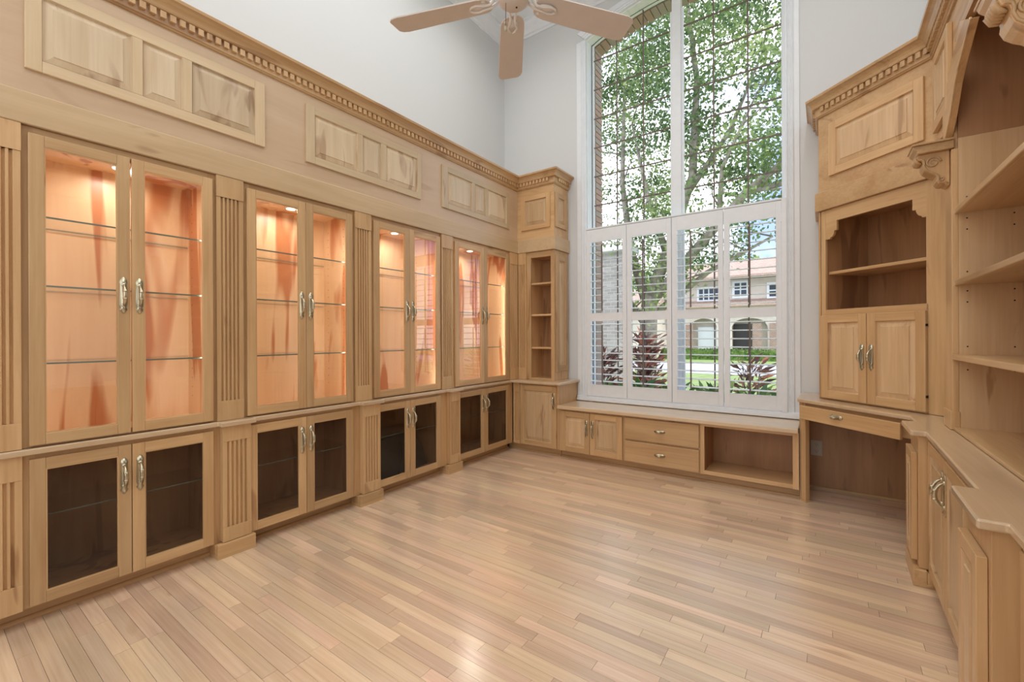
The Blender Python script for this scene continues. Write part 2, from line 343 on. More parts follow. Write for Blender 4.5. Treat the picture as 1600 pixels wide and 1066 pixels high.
# casing
b = MB()
def casing_side(x0, x1, flip):
    w = x1-x0; s = [0, .004, .012, .016, .022, .027, .033, .038, .044, .049, .055, .060, .066, w]
    d = [.020, .028, .028, .018, .024, .018, .024, .018, .024, .018, .024, .018, .014, .010]
    pts = [((x1-a if flip else x0+a), WBY-e) for a, e in zip(s, d)]; pts = pts+[(pts[-1][0], WBY), (pts[0][0], WBY)]
    b.prism(pts, .56, ZS+.0, TRIM, 'xy')
casing_side(-2.235, XC-HW, True); casing_side(XC+HW, -.17, False)
for a, e, f_ in ((0, .012, .028), (.012, .024, .018), (.024, .036, .024), (.036, .048, .018), (.048, .060, .024), (.06, .105, .013)):
    archband(b, HW+a, HW+e, RISE, RISE, ZS+a, ZS+e, WBY-f_, WBY, TRIM)
b.build('casing', win)
b = MB(); b.box(-2.235, -.168, WBY-.04, WBY, .548, .578, TRIM); b.box(-2.235, -.168, WBY-.03, WBY, .578, .598, TRIM); b.build('window_stool', win, .003)

# plantation shutters
seams = [-2.118, -1.664, -1.212, -.752, -.298]; ops = [(-2.067, -1.709), (-1.613, -1.258), (-1.16, -.798), (-.702, -.342)]
side = ['first from the left, above the bench doors', 'second from the left', 'third from the left', 'rightmost, nearest the desk hutch']
for i in range(4):
    rt = root('shutter', ((seams[i]+seams[i+1])/2, WBY-.03, .60), 0, 'white plantation shutter panel in the window, '+side[i], 'shutter', 'plantation shutters across the lower window')
    ox = rt.location
    def L2(x): return x-ox.x
    a, c = seams[i]+.003, seams[i+1]-.003; o0, o1 = ops[i]; z0, z1 = .603, 2.398
    b = MB(); Y0, Y1 = -.0, .028
    b.box(L2(a), L2(o0), Y0, Y1, z0-.6, z1-.6, LOUV); b.box(L2(o1), L2(c), Y0, Y1, z0-.6, z1-.6, LOUV)
    for r0, r1 in ((z0, .728), (1.41, 1.497), (2.262, z1)): b.box(L2(o0), L2(o1), Y0, Y1, r0-.6, r1-.6, LOUV)
    b.build('shutter_frame', rt, .002)
    for (zz0, zz1, nn, tilt) in ((1.497, 2.262, 10, 8), (.728, 1.41, 9, 3)):
        pz = (zz1-zz0)/nn
        for k in range(nn):
            zc = zz0+pz*(k+.5)-.6; t = R(tilt); hw = .036; th = .0045
            pr = [(-hw, 0), (-hw*.5, th), (0, th*1.25), (hw*.5, th), (hw, 0), (hw*.5, -th), (0, -th*1.25), (-hw*.5, -th)]
            pr = [(.014+u*math.cos(t)-v*math.sin(t), zc+u*math.sin(t)+v*math.cos(t)) for u, v in pr]
            MB().prism(pr, L2(o0)+.001, L2(o1)-.001, LOUV, 'yz').build('louver', rt)
        xr = L2(o0+(o1-o0)*(.36 if i != 3 else .46)) if i else L2(o0+(o1-o0)*.40)
        tr = MB().box(xr-.006, xr+.006, -.034, -.024, zz0-.6+.02, zz1-.6-.04, MUNT).build('tilt_rod', rt)  # rod given a dark colour for its backlit shade
    if i in (0, 3):
        for hz in (.75, 1.35, 2.25): hh = L2(a)-.001 if i == 0 else L2(c)+.001; MB().box(hh-.006, hh+.004, -.006, .004, hz-.6-.035, hz-.6+.035, LOUV).build('hinge', rt)
b = MB(); b.box(-2.12, -.295, WBY-.035, WBY-.004, 2.402, 2.418, TRIM); b.box(-2.138, -2.1155, WBY-.035, WBY, .598, 2.418, TRIM); b.box(-.3005, -.262, WBY-.035, WBY, .598, 2.418, TRIM)
b.build('shutter_jamb', win, .002)

# ================================================================== LEFT WALL
bays = [(.240, .333, .679, 1.038, 1.128, 'nearest bay'), (1.128, 1.219, 1.583, 1.937, 2.035, 'second bay'), (2.035, 2.125, 2.480, 2.836, 2.930, 'third bay'), (2.930, 3.033, 3.459, 3.885, 3.968, 'last bay by the corner')]
def lp(y): return y  # world y equals local x offset when root sits at y=0
def carcass(b, b0, b1, i0, i1, z0, z1, zi0, zi1, dep, m, yb=.40):
    b.box(b0, i0, .02, yb, z0, z1, m); b.box(i1, b1, .02, yb, z0, z1, m); b.box(i0, i1, .02, yb, z0, zi0, m); b.box(i0, i1, .02, yb, zi1, z1, m); b.box(i0, i1, dep, yb, zi0, zi1, m)
for k, (b0, dl, dm, dr, b1, nm) in enumerate(bays):
    yc = (b0+b1)/2
    # upper display cabinet
    t = root('display_cabinet', (FX, yc, .772), LR, 'lit upper display cabinet with glass doors and glass shelves, '+nm, 'cabinet', 'lit display cabinets on the left wall')
    o = lambda v: v-yc
    Z = lambda z: z-.772
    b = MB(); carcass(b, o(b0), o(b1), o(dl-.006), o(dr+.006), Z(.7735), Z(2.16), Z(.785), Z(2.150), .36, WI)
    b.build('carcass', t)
    b = MB(); b.box(o(b0), o(dl+.018), 0, .02, Z(.7735), Z(2.178), WZ); b.box(o(dr-.018), o(b1), 0, .02, Z(.7735), Z(2.178), WZ)
    b.box(o(dl+.018), o(dr-.018), 0, .02, Z(2.128), Z(2.178), WX); b.box(o(dl+.018), o(dr-.018), 0, .02, Z(.7735), Z(.800), WX); b.build('face_frame', t)
    gap = .006 if k == 0 else .0025
    door(t, o(dl), o(dm)-gap/2, Z(.782), Z(2.146), glassm=GL, hx=o(dm)-.031, hz=Z(1.462), w=.049)
    door(t, o(dm)+gap/2, o(dr), Z(.782), Z(2.146), glassm=GL, hx=o(dm)+.031, hz=Z(1.462), w=.049)
    for zs_ in (1.80, 1.488, 1.137):
        s = MB().box(o(dl), o(dr), .045, .352, Z(zs_-.004), Z(zs_+.004), GLS); s.box(o(dl), o(dr), .0435, .045, Z(zs_-.004), Z(zs_+.004), GEDGE); s.box(o(dl), o(dr), .352, .3535, Z(zs_-.004), Z(zs_+.004), GEDGE)
        s.build('glass_shelf', t)
    pins = MB()
    for xx, sg in ((dr+.0055, -1), (dl-.0055, 1)):
        for yy in (.10, .30):
            for q in range(22):
                zz = .9+q*.055; pins.tube([(o(xx), yy, Z(zz)), (o(xx)+sg*.0006, yy, Z(zz))], .003, DARK, 6)
    tag(pins.build('shelf_pin_holes', t), kind='stuff')
    lm = MB(); lm.lathe([(.036, -.004), (.038, -.012), (.030, -.016)], (o(dm), .17, Z(2.152)), FANW, 20); lmo = lm.build('lamp', t)
    MB().lathe([(.028, 0), (.028, -.002)], (o(dm), .17, Z(2.136)), LAMPW, 16).build('lamp_lens', lmo)
    light('cabinet_lamp_light', 'AREA', (o(dm), .17, Z(2.131)), 1.7*(dr-dl)/.7, (1, .92, .82), .10, parent=t, spread=R(175))
    for xx in (dl+.03, dr-.03): light('cabinet_strip_fill_light', 'AREA', (o(xx), .032, Z(1.36)), .78*(dr-dl)/.7, (1, .88, .73), .02, 1.15, rot=(R(90), 0, 0), parent=t)  # unseen strips behind the stiles, added to even out the interior light
    light('cabinet_fill_light', 'AREA', (o(dm), .06, Z(1.45)), 1.9*(dr-dl)/.7, (1, .78, .58), dr-dl-.1, 1.1, rot=(R(90), 0, 0), parent=t) if False else None
    # lower cabinet
    t = root('base_cabinet', (FX, yc, 0), LR, 'lower cabinet with two smoked glass doors, '+nm+' on the left wall', 'cabinet', 'glass fronted base cabinets on the left wall')
    b = MB(); carcass(b, o(b0), o(b1), o(dl-.006), o(dr+.006), .075, .745, .095, .735, .37, WD); b.build('carcass', t)
    b = MB(); b.box(o(b0), o(dl+.018), 0, .02, .075, .744, WZ); b.box(o(dr-.018), o(b1), 0, .02, .075, .744, WZ)
    b.box(o(dl+.018), o(dr-.018), 0, .02, .72, .744, WX); b.box(o(dl+.018), o(dr-.018), 0, .02, .075, .10, WX); b.build('face_frame', t)
    for a_, c_, hx in ((dl, dm-.0015, -.031), (dm+.0015, dr, .031)): door(t, o(a_), o(c_), .083, .7235, glassm=GLD, hx=o(dm)+hx, hz=.575, w=.05)
    s = MB().box(o(dl), o(dr), .05, .36, .447, .453, GLS); s.box(o(dl), o(dr), .0485, .05, .447, .453, GEDGE); s.build('glass_shelf', t)
    b = MB(); b.box(o(b0), o(b1), .068, .09, 0, .076, WX); b.prism([(.052, 0), (.054, .01), (.06, .016), (.068, .018), (.068, 0)], o(b0), o(b1), WX, 'yz'); b.build('toe_kick', t)
# pilasters
pilU = [(.17, .312, 'at the left edge of the view'), (1.058, 1.199, 'between the nearest and second bays'), (1.961, 2.103, 'between the second and third bays'), (2.857, 3.003, 'between the third and last bays')]
pilL = [None, (1.074, 1.226), (2.004, 2.160), (2.930, 3.068)]
for k, (a, c, nm) in enumerate(pilU):
    t = root('upper_pilaster', (FX, (a+c)/2, .7725), LR, 'tall fluted wooden pilaster above the worktop '+nm, 'pilaster', 'fluted upper pilasters on the left wall'); h = (c-a)/2
    b = MB(); fluted(b, -h, h, -.018, -.001, .001, 1.406, .115, 1.285, 5); b.box(-h-.001, h+.001, -.020, -.001, 1.285, 1.406, WZ); b.build('shaft', t, .0012)
for k, pr in enumerate(pilL):
    if pr is None:
        t = root('lower_pilaster', (FX, .24, 0), LR, 'flush fluted base pilaster at the left edge of the view', 'pilaster', 'fluted lower pilasters on the left wall')
        b = MB(); fluted(b, -.07, .073, -.018, -.001, .076, .744, .19, .64, 5); b.build('shaft', t, .0012); continue
    a, c = pr; yc = (a+c)/2; h = (c-a)/2
    t = root('lower_pilaster', (FX, yc, 0), LR, 'fluted base pilaster on a plinth '+['', 'between the nearest and second base cabinets', 'between the second and third base cabinets', 'between the third and last base cabinets'][k], 'pilaster', 'fluted lower pilasters on the left wall')
    b = MB(); fluted(b, -h, h, -.045, -.0215, .085, .744, .165, .655, 5); b.box(-h, h, -.0215, -.0005, .085, .744, WZ); b.build('shaft', t, .0012)
    p = MB(); p.box(-h-.03, h+.02, -.055, -.0225, 0, .082, WX); p.box(-h-.03, h+.02, -.0225, .066, 0, .0735, WX); pl = p.build('plinth', t, .004)
    q = [(0, 0), (.010, 0), (.009, .010), (.004, .016), (0, .018)]
    MB().sweep(q, [(-h-.031, .06), (-h-.031, -.056), (h+.021, -.056), (h+.021, .06)], WX, 1 if False else -1).build('shoe_moulding', pl)
# extra end stub of wall cabinetry (left of the first bay)
t = root('end_cabinet', (FX, -.05, 0), LR, 'plain end cabinet carrying the worktop left of the first pilaster', 'cabinet')
b = MB(); b.box(-.75, .215, .0, .40, .075, .744, WZ); b.box(-.75, .215, .0, .40, .7735, 2.178, WZ); b.box(-.75, .288, .068, .2, 0, .075, WX); b.build('carcass', t)
# left worktop
ZC = .772; TH = .027
F0, F1 = -2.797, -2.757
out = [(-3.236, -.80), (F0, -.80)]
for a, c in pilL[1:]: out += [(F0, a-.018), (F1, a-.018), (F1, c+.018), (F0, c+.018)]
out += [(F0, 3.915), (-2.21, 3.915), (-2.21, 4.392), (-3.236, 4.392)]
wt = tag(MB().prism(out, ZC-TH, ZC, WTY).build('worktop', None, .005), 'long glare-paled maple worktop along the left wall, stepping out over each pilaster', 'worktop')
# frieze (left + tower)
FZ0, FZ1 = 2.181, 2.985
fr = root('frieze', (0, 0, 0), 0, 'plain maple frieze above the display cabinets with raised panels and crown moulding', 'frieze')
b = MB(); b.box(-3.235, FX, -.8, 4.395, FZ0, FZ1, WV); b.build('frieze_board', fr)
b = MB(); b.box(FX, -2.355, 4.08, 4.395, FZ0, FZ1, WX); b.build('return_board', fr)
MB().sweep([(0, 2.18), (.021, 2.18), (.023, 2.184), (.023, 2.316), (.020, 2.32), (0, 2.32)], [(FX, -.8), (FX, 4.08), (-2.355, 4.08), (-2.355, 4.395)], WB).build('fascia_board', fr, .0015)
cprof = [(0, 2.885), (.010, 2.885), (.014, 2.892), (.020, 2.895), (.020, 2.952), (.040, 2.954), (.043, 2.960), (.045, 2.972), (.052, 2.988), (.064, 3.002), (.072, 3.006), (.078, 3.008), (.080, 3.024), (.076, 3.028), (0, 3.028)]
lpath = [(FX, -.8), (FX, 4.08), (-2.355, 4.08), (-2.355, 4.395)]
def dentils(b, path, side, z0=2.917, z1=2.9515, d0=.020, d1=.036, pitch=.0424, wd=.026):
    P = [Vector(p) for p in path]
    for i in range(len(P)-1):
        d = (P[i+1]-P[i]).normalized(); n = Vector((d.y, -d.x))*side; L_ = (P[i+1]-P[i]).length; e0 = .0; e1 = 0
        if i > 0:
            d_ = (P[i]-P[i-1]).normalized(); cr_ = (d_.x*d.y-d_.y*d.x)*side; tn = math.tan(abs(d_.angle(d))/2); e0 = d1*tn+.004 if cr_ > 0 else -d1*tn
        if i < len(P)-2:
            d_ = (P[i+2]-P[i+1]).normalized(); cr_ = (d.x*d_.y-d.y*d_.x)*side; tn = math.tan(abs(d_.angle(d))/2); e1 = d1*tn+.004 if cr_ > 0 else -d1*tn
        cnt = max(1, int((L_-e0-e1)/pitch)); st = (L_-e0-e1-cnt*pitch)/2+e0
        for k in range(cnt):
            a = P[i]+d*(st+k*pitch+.009); c = a+d*wd
            q = [a+n*d0, c+n*d0, c+n*d1, a+n*d1]; b.prism([(v.x, v.y) for v in q], z0, z1, WZ, 'xy')
cm = MB().sweep(cprof, lpath, WY).build('crown_moulding', fr)
b = MB(); dentils(b, lpath, 1); tag(b.build('dentil_band', cm), kind='stuff')
def fpanel(parent, x0, x1, z0, z1, splits, y=0, w=.052, th=.016, mul=.045, fs=None, WZ=WZ, WX=WX, WP=WP):
    b = MB(); xs = [x0]+splits+[x1]; n = len(xs)-1
    cells = fs or [(x0+w if i == 0 else xs[i]+mul/2, x1-w if i == n-1 else xs[i+1]-mul/2) for i in range(n)]
    b.box(x0, cells[0][0], y-th, y-.0005, z0, z1, WZ); b.box(cells[-1][1], x1, y-th, y-.0005, z0, z1, WZ)
    for i in range(len(cells)-1): b.box(cells[i][1], cells[i+1][0], y-th, y-.0005, z0+w, z1-w, WZ)
    b.box(cells[0][0], cells[-1][1], y-th, y-.0005, z0, z0+w, WX); b.box(cells[0][0], cells[-1][1], y-th, y-.0005, z1-w, z1, WX)
    d = b.build('panel_frame', parent, .0025)
    for a, c in cells:
        p = MB(); raised(p, a, c, z0+w, z1-w, y-th, WP, rec=.012, slope=.034); p.build('raised_panel', d)
    return d
def lpanel(y0, y1, cells):
    e = bpy.data.objects.new('x', None)
    d = fpanel(None, 0, y1-y0, 2.427, 2.827-.012, [], fs=[(a-y0, c-y0) for a, c in cells], WZ=WBZ, WX=WBX, WP=WPP); bpy.data.objects.remove(e)
    d.parent = fr; d.location = (FX, y0, 0); d.rotation_euler = (0, 0, LR); return d
lpanel(.325, 1.327, [(.378, .688), (.731, .900), (.944, 1.268)])
lpanel(1.593, 2.617, [(1.655, 1.989), (2.036, 2.203), (2.252, 2.575)])
lpanel(2.873, 3.913, [(2.945, 3.285), (3.329, 3.495), (3.537, 3.855)])
d = fpanel(None, 0, .372, 2.427, 2.80, [], w=.05); d.parent = fr; d.location = (-2.768, 4.08, 0)
d = fpanel(None, 0, .24, 2.427, 2.80, [], w=.05); d.parent = fr; d.location = (-2.355, 4.105, 0); d.rotation_euler = (0, 0, LR)

# ------------------------------------------------------------------ corner tower
t = root('corner_bookcase', (-2.355, 4.08, .7725), 0, 'narrow open corner bookcase with three shelves beside the window', 'bookcase')
def tz(z): return z-.7725
b = MB(); X0 = FX+2.355
b.box(X0, -.30, .02, .31, 0.001, tz(2.178), WZ); b.box(-.035, 0, .02, .31, 0.001, tz(2.178), WZ); b.box(-.30, -.035, .27, .31, 0.001, tz(2.178), WD)
b.box(-.30, -.035, .02, .27, tz(2.12), tz(2.178), WD); b.box(-.30, -.035, .02, .27, 0.001, tz(.79), WX); b.build('carcass', t)
b = MB(); b.box(X0, -.295, 0, .02, 0.001, tz(2.178), WZ); b.box(-.041, 0, 0, .02, 0.001, tz(2.178), WZ); b.box(-.295, -.041, 0, .02, tz(2.115), tz(2.178), WX); b.box(-.295, -.041, 0, .02, .001, tz(.795), WX); b.build('face_frame', t, .001)
for z in (1.828, 1.483, 1.122): MB().box(-.299, -.036, .012, .268, tz(z-.010), tz(z+.010), WX).build('shelf', t, .003)
b = MB(); fluted(b, X0+.02, X0+.125, -.018, -.001, 0.001, tz(2.178), tz(.90), tz(2.05), 4, mg=.012); b.build('corner_pilaster', t, .001)
d = fpanel(None, .03, .28, tz(.87), tz(2.13), [], w=.06); d.parent = t; d.rotation_euler = (0, 0, LR)
t = root('corner_pilaster', (FX, 4.01, .7725), LR, 'fluted half pilaster filling the left wall corner beside the open bookcase', 'pilaster')
b = MB(); fluted(b, -.10, .048, -.018, -.001, 0.001, tz(2.178), tz(.90), tz(2.05), 5, mg=.012); b.box(-.042, .066, .0, .36, .001, tz(2.178), WZ); b.build('shaft', t, .001)

# corner base cabinet
BY = 3.97
t = root('corner_base_cabinet', (-2.52, BY, 0), 0, 'corner base cabinet with one raised panel door beside the window bench', 'cabinet')
b = MB(); b.box(-.30, .27, .0, .42, .075, .744, WZ); b.build('carcass', t, .002)
door(t, -.193+.0, .258, .083, .726, hx=.230, hz=.578, w=.055)
b = MB(); fluted(b, -.275, -.205, -.012, -.001, .078, .742, .11, .64, 3, mg=.008); b.build('filler_pilaster', t)
b = MB(); b.box(-.40, .27, .062, .09, 0, .075, WX); b.prism([(.046, 0), (.048, .01), (.054, .016), (.062, .018), (.062, 0)], -.40, .27, WX, 'yz'); b.build('toe_kick', t)
b = MB(); b.box(.2705, .276, -.0, .42, .083, .744, WZ); b.build('end_panel', t)

# window bench
t = root('window_bench', (-1.2, BY, 0), 0, 'low maple window bench with doors, two drawers and an open cubby under the shutters', 'bench')
q = lambda x: x+1.2
b = MB()
b.box(q(-2.242), q(-.865), .0, .41, .075, .505, WZ)          # closed part
b.box(q(-.865), q(-.165), .36, .41, .075, .505, WZ); b.box(q(-.205), q(-.166), .0, .36, .075, .505, WZ)
b.box(q(-.865), q(-.205), .0, .36, .075, .107, WX); b.box(q(-.865), q(-.205), .0, .36, .488, .505, WX); b.box(q(-.868), q(-.838), -.002, .36, .075, .505, WZ)
b.build('carcass', t)
b = MB(); b.box(q(-.205), q(-.165), -.004, .0, .075, .505, WZ); b.box(q(-.866), q(-.837), -.004, 0, .075, .505, WZ); b.box(q(-.837), q(-.205), -.004, 0, .078, .11, WX); b.box(q(-.837), q(-.205), -.004, 0, .482, .505, WX); b.build('face_frame', t, .001)
b = MB(); b.box(q(-.837), q(-.206), .35, .3599, .108, .487, WD); b.box(q(-.8375), q(-.834), .0, .35, .108, .487, WD); b.build('cubby_lining', t)
door(t, q(-2.208), q(-1.890), .083, .488, hx=q(-1.920), hz=.335, w=.055)
door(t, q(-1.885), q(-1.556), .083, .488, hx=q(-1.855), hz=.335, w=.055)
drawer(t, q(-1.532), q(-.876), .292, .490); drawer(t, q(-1.532), q(-.876), .083, .275)
b = MB(); b.box(q(-2.2435), q(-.165), .062, .09, 0, .075, WX); b.prism([(.046, 0), (.048, .01), (.054, .016), (.062, .018), (.062, 0)], q(-2.2435), q(-.165), WX, 'yz'); b.build('toe_kick', t)
tag(MB().box(-2.2435, -.167, 3.925, 4.392, .5155-.009, .5415, WTX).build('bench_top', None, .006), 'long maple bench top below the white window stool', 'worktop')

# ================================================================== RIGHT SIDE
AR = R(-41.5); AD = Vector((math.sin(R(48.5)), -math.cos(R(48.5)))); AN = Vector((math.cos(R(48.5)), math.sin(R(48.5))))   # along the face / into the cabinet
A0 = Vector((-.037, 4.035))     # door plane start
def ap(s, d=0): v = A0+AD*s+AN*d; return (v.x, v.y)
RFX = .53
# right worktop: desk edge, pilaster bumps
E_ = .402; Bp = .345; SK = .0200
def sk(X, y): return X-SK*(3.0-y)
out = [(-.173, 3.957), (.402, 3.448), (.402, 3.262), (Bp+.008, 3.262), (Bp, 3.254), (sk(Bp, 2.94), 2.948), (sk(Bp, 2.94)+.006, 2.94), (sk(E_, 2.94), 2.94), (sk(E_, 1.948), 1.948), (sk(Bp, 1.948), 1.948), (sk(Bp, 1.625), 1.625), (sk(E_, 1.625), 1.625), (sk(E_, .5), .50), (.895, .50), (.895, 4.392), (-.166, 4.392)]
wt2 = tag(MB().prism(out[::-1], ZC-TH, ZC, WTY).build('worktop', None, .006), 'maple worktop running from the angled desk along the right wall cabinets', 'worktop')
# desk
t = root('corner_desk', (-.145, 3.945, 0), AR, 'angled built-in corner desk with one leg, wide shallow drawer and open knee space', 'desk')
b = MB(); b.box(-.020, .018, .012, .05, 0.012, .744, WZ); lg = b.build('leg', t, .003)
MB().box(-.025, .023, .007, .055, 0, .012, WX).build('foot', lg, .002)
b = MB(); b.box(.018, .74, .03, .045, .63, .743, WX); b.build('apron', t)
drw = MB(); drw.box(0, .706, -.022, 0, .628, .728, WX); drw.box(.028, .66, .0, .30, .64, .718, WD); dd = drw.build('drawer', t, .004); dd.location = (.010, -.012, 0); dd.rotation_euler = (0, 0, R(-1.5)); handle(dd, .30, -.022, .690, True, True)
t2 = root('knee_space_panel', (-.12, 4.365, 0), 0, 'plain plywood back panel closing the knee space under the desk', 'panel')
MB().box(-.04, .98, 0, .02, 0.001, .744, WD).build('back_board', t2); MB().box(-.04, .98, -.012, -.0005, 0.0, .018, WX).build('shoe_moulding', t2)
b = MB(); b.box(-.0, .012, 0, 0, 0, 0, WZ) if False else None
tag(MB().box(-.162, -.150, 3.99, 4.36, .0, .744, WZ).build('desk_end_panel'), 'wooden end panel between the window bench and the desk', 'panel')
# outlet
t = root('wall_outlet', (-.062, 4.3645, .328), 0, 'white duplex power outlet on the knee space panel under the desk', 'outlet')
MB().box(-.040, .040, -.006, -.0005, -.062, .062, OUTL).build('cover_plate', t, .003)
for zz in (-.028, .028):
    rc = MB().lathe([(.001, 0), (.017, 0), (.017, .003), (.001, .003)], (0, 0, 0), OUTL, 16).build('receptacle', t); rc.rotation_euler = (R(90), 0, 0); rc.location = (0, -.006, zz)
    MB().box(-.007, -.005, -.0095, -.009, zz-.002, zz+.008, DARK).box(.005, .007, -.0095, -.009, zz-.002, zz+.008, DARK).box(-.002, .002, -.0095, -.009, zz-.012, zz-.007, DARK).build('slot', t)

# angled hutch
t = root('corner_hutch', (*ap(0, .021), .7725), AR, 'angled corner hutch with scalloped open niche above two raised panel doors, on the desk', 'hutch')
S1 = .760; h0 = tz
b = MB(); D = .42
b.box(0, .03, .02, D, h0(.774), h0(2.178), WD); b.box(.722, .80, .02, D, h0(.774), h0(2.178), WZ); b.box(.03, .722, D-.012, D, h0(.774), h0(2.178), WD)
b.box(.03, .722, .02, D-.012, h0(1.40), h0(1.425), WD); b.box(.03, .722, .02, D-.012, h0(2.15), h0(2.178), WD); b.box(.03, .722, .02, D-.012, h0(.774), h0(.79), WD); b.build('carcass', t)
b = MB(); b.box(-.0, .036, 0, .02, h0(.774), h0(2.178), WZ); b.box(.692, .795, 0, .02, h0(.774), h0(2.178), WZ)
b.box(.036, .705, 0, .02, h0(1.395), h0(1.437), WX)
b.box(.036, .705, 0, .02, h0(.774), h0(.79), WX)
b.build('face_frame', t, .002)
# scalloped valance
def scal(x0, x1, zt, zb, sx=.075, dz=.155):
    pts = [(x0, zt), (x0, zb-dz), (x0+sx*.52, zb-dz)]
    for k in range(7): a = R(90*k/6); pts.append((x0+sx*.52+.032*math.sin(a)*1.0, zb-dz+.01+.045*(1-math.cos(a))))
    pts += [(x0+sx*1.25, zb-dz+.055), (x0+sx*1.25, zb)]
    r = [((x0+x1)-p[0], p[1]) for p in pts[::-1]]
    return pts+r
b = MB(); b.prism(scal(.036, .705, h0(2.178), h0(2.085), .07, .125), .002, .020, WX, 'xz'); b.build('scalloped_valance', t)
MB().box(.031, .721, .035, D-.013, h0(1.700), h0(1.722), WX).build('shelf', t, .004)
door(t, .012, .349, h0(.785), h0(1.395), hx=.320, hz=h0(1.10), w=.055)
door(t, .353, .700, h0(.785), h0(1.395), hx=.382, hz=h0(1.10), w=.055)
b = MB(); b.box(.7003, .7035, -.021, -.004, h0(.87), h0(.885), DARK); b.box(.7003, .7035, -.021, -.004, h0(1.30), h0(1.315), DARK); b.build('hinge', t)
c0 = ap(0, .021); b = MB(); b.prism([(c0[0]-.0145, c0[1]+.012), (c0[0]-.002, c0[1]+.004), (c0[0]+.012, 4.395), (c0[0]-.0145, 4.395)], .774, 2.178, WZ, 'xy')
sp = b.build('side_panel'); tag(sp, 'narrow wooden side panel between the corner hutch and the window wall', 'panel')

# right frieze
fr2 = root('frieze', (0, 0, 0), 0, 'maple frieze over the corner hutch and right wall bookcase with raised panels and crown moulding', 'frieze')
PA = ap(-.012, .021); cB = ap(0, .021)
# intersection of the angled face with x = RFX
s_b = (RFX-cB[0])/AD.x; PB = (RFX, cB[1]+AD.y*s_b)
pA = (cB[0]-.014, cB[1]+.012)
b = MB(); b.prism([pA, PB, (.893, PB[1]), (.893, 4.395), (pA[0], 4.395)][::-1], FZ0, FZ1, WX, 'xy'); b.build('frieze_board', fr2)
b = MB(); b.box(RFX, .893, 3.092, PB[1], FZ0, FZ1, WY); b.box(RFX, RFX+.022, .5, 3.092, 2.676, FZ1, WY); b.box(RFX+.022, .893, .5, 3.092, 2.80, FZ1, WD); b.build('side_board', fr2)
rpath = [(pA[0], 4.395), pA, PB, (RFX, .50)]
MB().sweep([(0, 2.18), (.021, 2.18), (.023, 2.184), (.023, 2.316), (.020, 2.32), (0, 2.32)], [(pA[0], 4.395), pA, PB], WX).build('fascia_board', fr2, .0015)
MB().box(RFX-.030, RFX-.001, 3.20, PB[1]-.01, 2.285, 2.32, WY).build('ledge_moulding', fr2, .004)
cm = MB().sweep(cprof, rpath, WX).build('crown_moulding', fr2)
b = MB(); dentils(b, rpath, 1); tag(b.build('dentil_band', cm), kind='stuff')
d = fpanel(None, .075, .690, 2.420, 2.806, [], w=.055); d.parent = fr2; d.location = (*ap(0, .021), 0); d.rotation_euler = (0, 0, AR)
d = fpanel(None, 0, .37, 2.405, 2.835, [], w=.055, th=.022); d.parent = fr2; d.location = (RFX, 3.475, 0); d.rotation_euler = (0, 0, RR)
# arched brace under the frieze
def brace(yy, sg, nm):
    bb = MB()
    inner = [(0, 2.20), (.002, 2.234), (.05, 2.262), (.118, 2.309), (.175, 2.366), (.235, 2.432), (.31, 2.482), (.395, 2.520), (.45, 2.546), (.512, 2.575)]
    outer = [(.30, 2.688), (.17, 2.61), (.055, 2.545), (-.045, 2.47), (-.075, 2.40), (-.075, 2.20)]
    pts = [(yy-sg*a, z) for a, z in inner+outer]; bb.prism(pts, RFX-.022, RFX-.001, WY, 'yz')
    ed = [(yy-sg*a, z) for a, z in inner[1:]]+[(yy-sg*(a-.012), z+.016) for a, z in inner[1:]][::-1]; bb.prism(ed, RFX-.030, RFX-.022, WY, 'yz')
    return bb.build('arched_brace', fr2, .0015)
brace(3.135, 1, ''); brace(1.84, -1, '')
MB().box(RFX-.010, RFX-.0005, 1.9, 3.0, 2.676, 2.70, WY).build('arch_rail', fr2)

# right bookcase (open, seen from the side)
t = root('wall_bookcase', (RFX, 3.07, .7725), RR, 'open bookcase with adjustable shelves on the right wall beside the hutch', 'bookcase')
# local: x runs towards the camera, y into the wall
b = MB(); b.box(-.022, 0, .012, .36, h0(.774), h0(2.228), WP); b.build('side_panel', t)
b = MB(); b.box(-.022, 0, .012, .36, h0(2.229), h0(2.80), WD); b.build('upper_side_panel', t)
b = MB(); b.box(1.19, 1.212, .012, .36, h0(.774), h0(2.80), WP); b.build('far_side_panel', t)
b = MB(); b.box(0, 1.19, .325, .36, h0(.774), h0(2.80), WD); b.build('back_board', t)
b = MB(); b.box(-.145, 0.0, -.012, .012, h0(.865), h0(2.178), WZ); b.box(-.15, .004, -.020, .016, h0(.774), h0(.865), WZ); b.build('stile', t, .002)
b = MB(); b.box(1.19, 1.40, -.012, .012, h0(.865), h0(2.178), WZ); b.box(1.186, 1.41, -.020, .016, h0(.774), h0(.865), WZ); b.build('stile', t, .002)
MB().box(.006, 1.185, -.010, .014, h0(.774), h0(.790), WX).build('bottom_rail', t, .003)
MB().box(.001, 1.189, .014, .325, h0(.774), h0(.786), WX).build('bottom_board', t)
for z, f_ in ((1.862, .0), (1.505, .0), (1.137, -.012)):
    sm = MB(); sm.box(.001, 1.189, f_+.012, .324, h0(z-.010), h0(z+.012), WX); sm.box(.001, 1.189, f_-.004, f_+.012, h0(z-.012), h0(z+.014), WX); sm.build('shelf', t, .004)
pins = MB()
for yy in (.042, .20):
    for z_ in (1.93, 1.825, 1.77, 1.56, 1.465, 1.41, 1.19, 1.075):
        zz = h0(z_)
        pins.tube([(.0, yy, zz), (.0007, yy, zz)], .0036, DARK, 8)
tag(pins.build('shelf_pin_holes', t), kind='stuff')

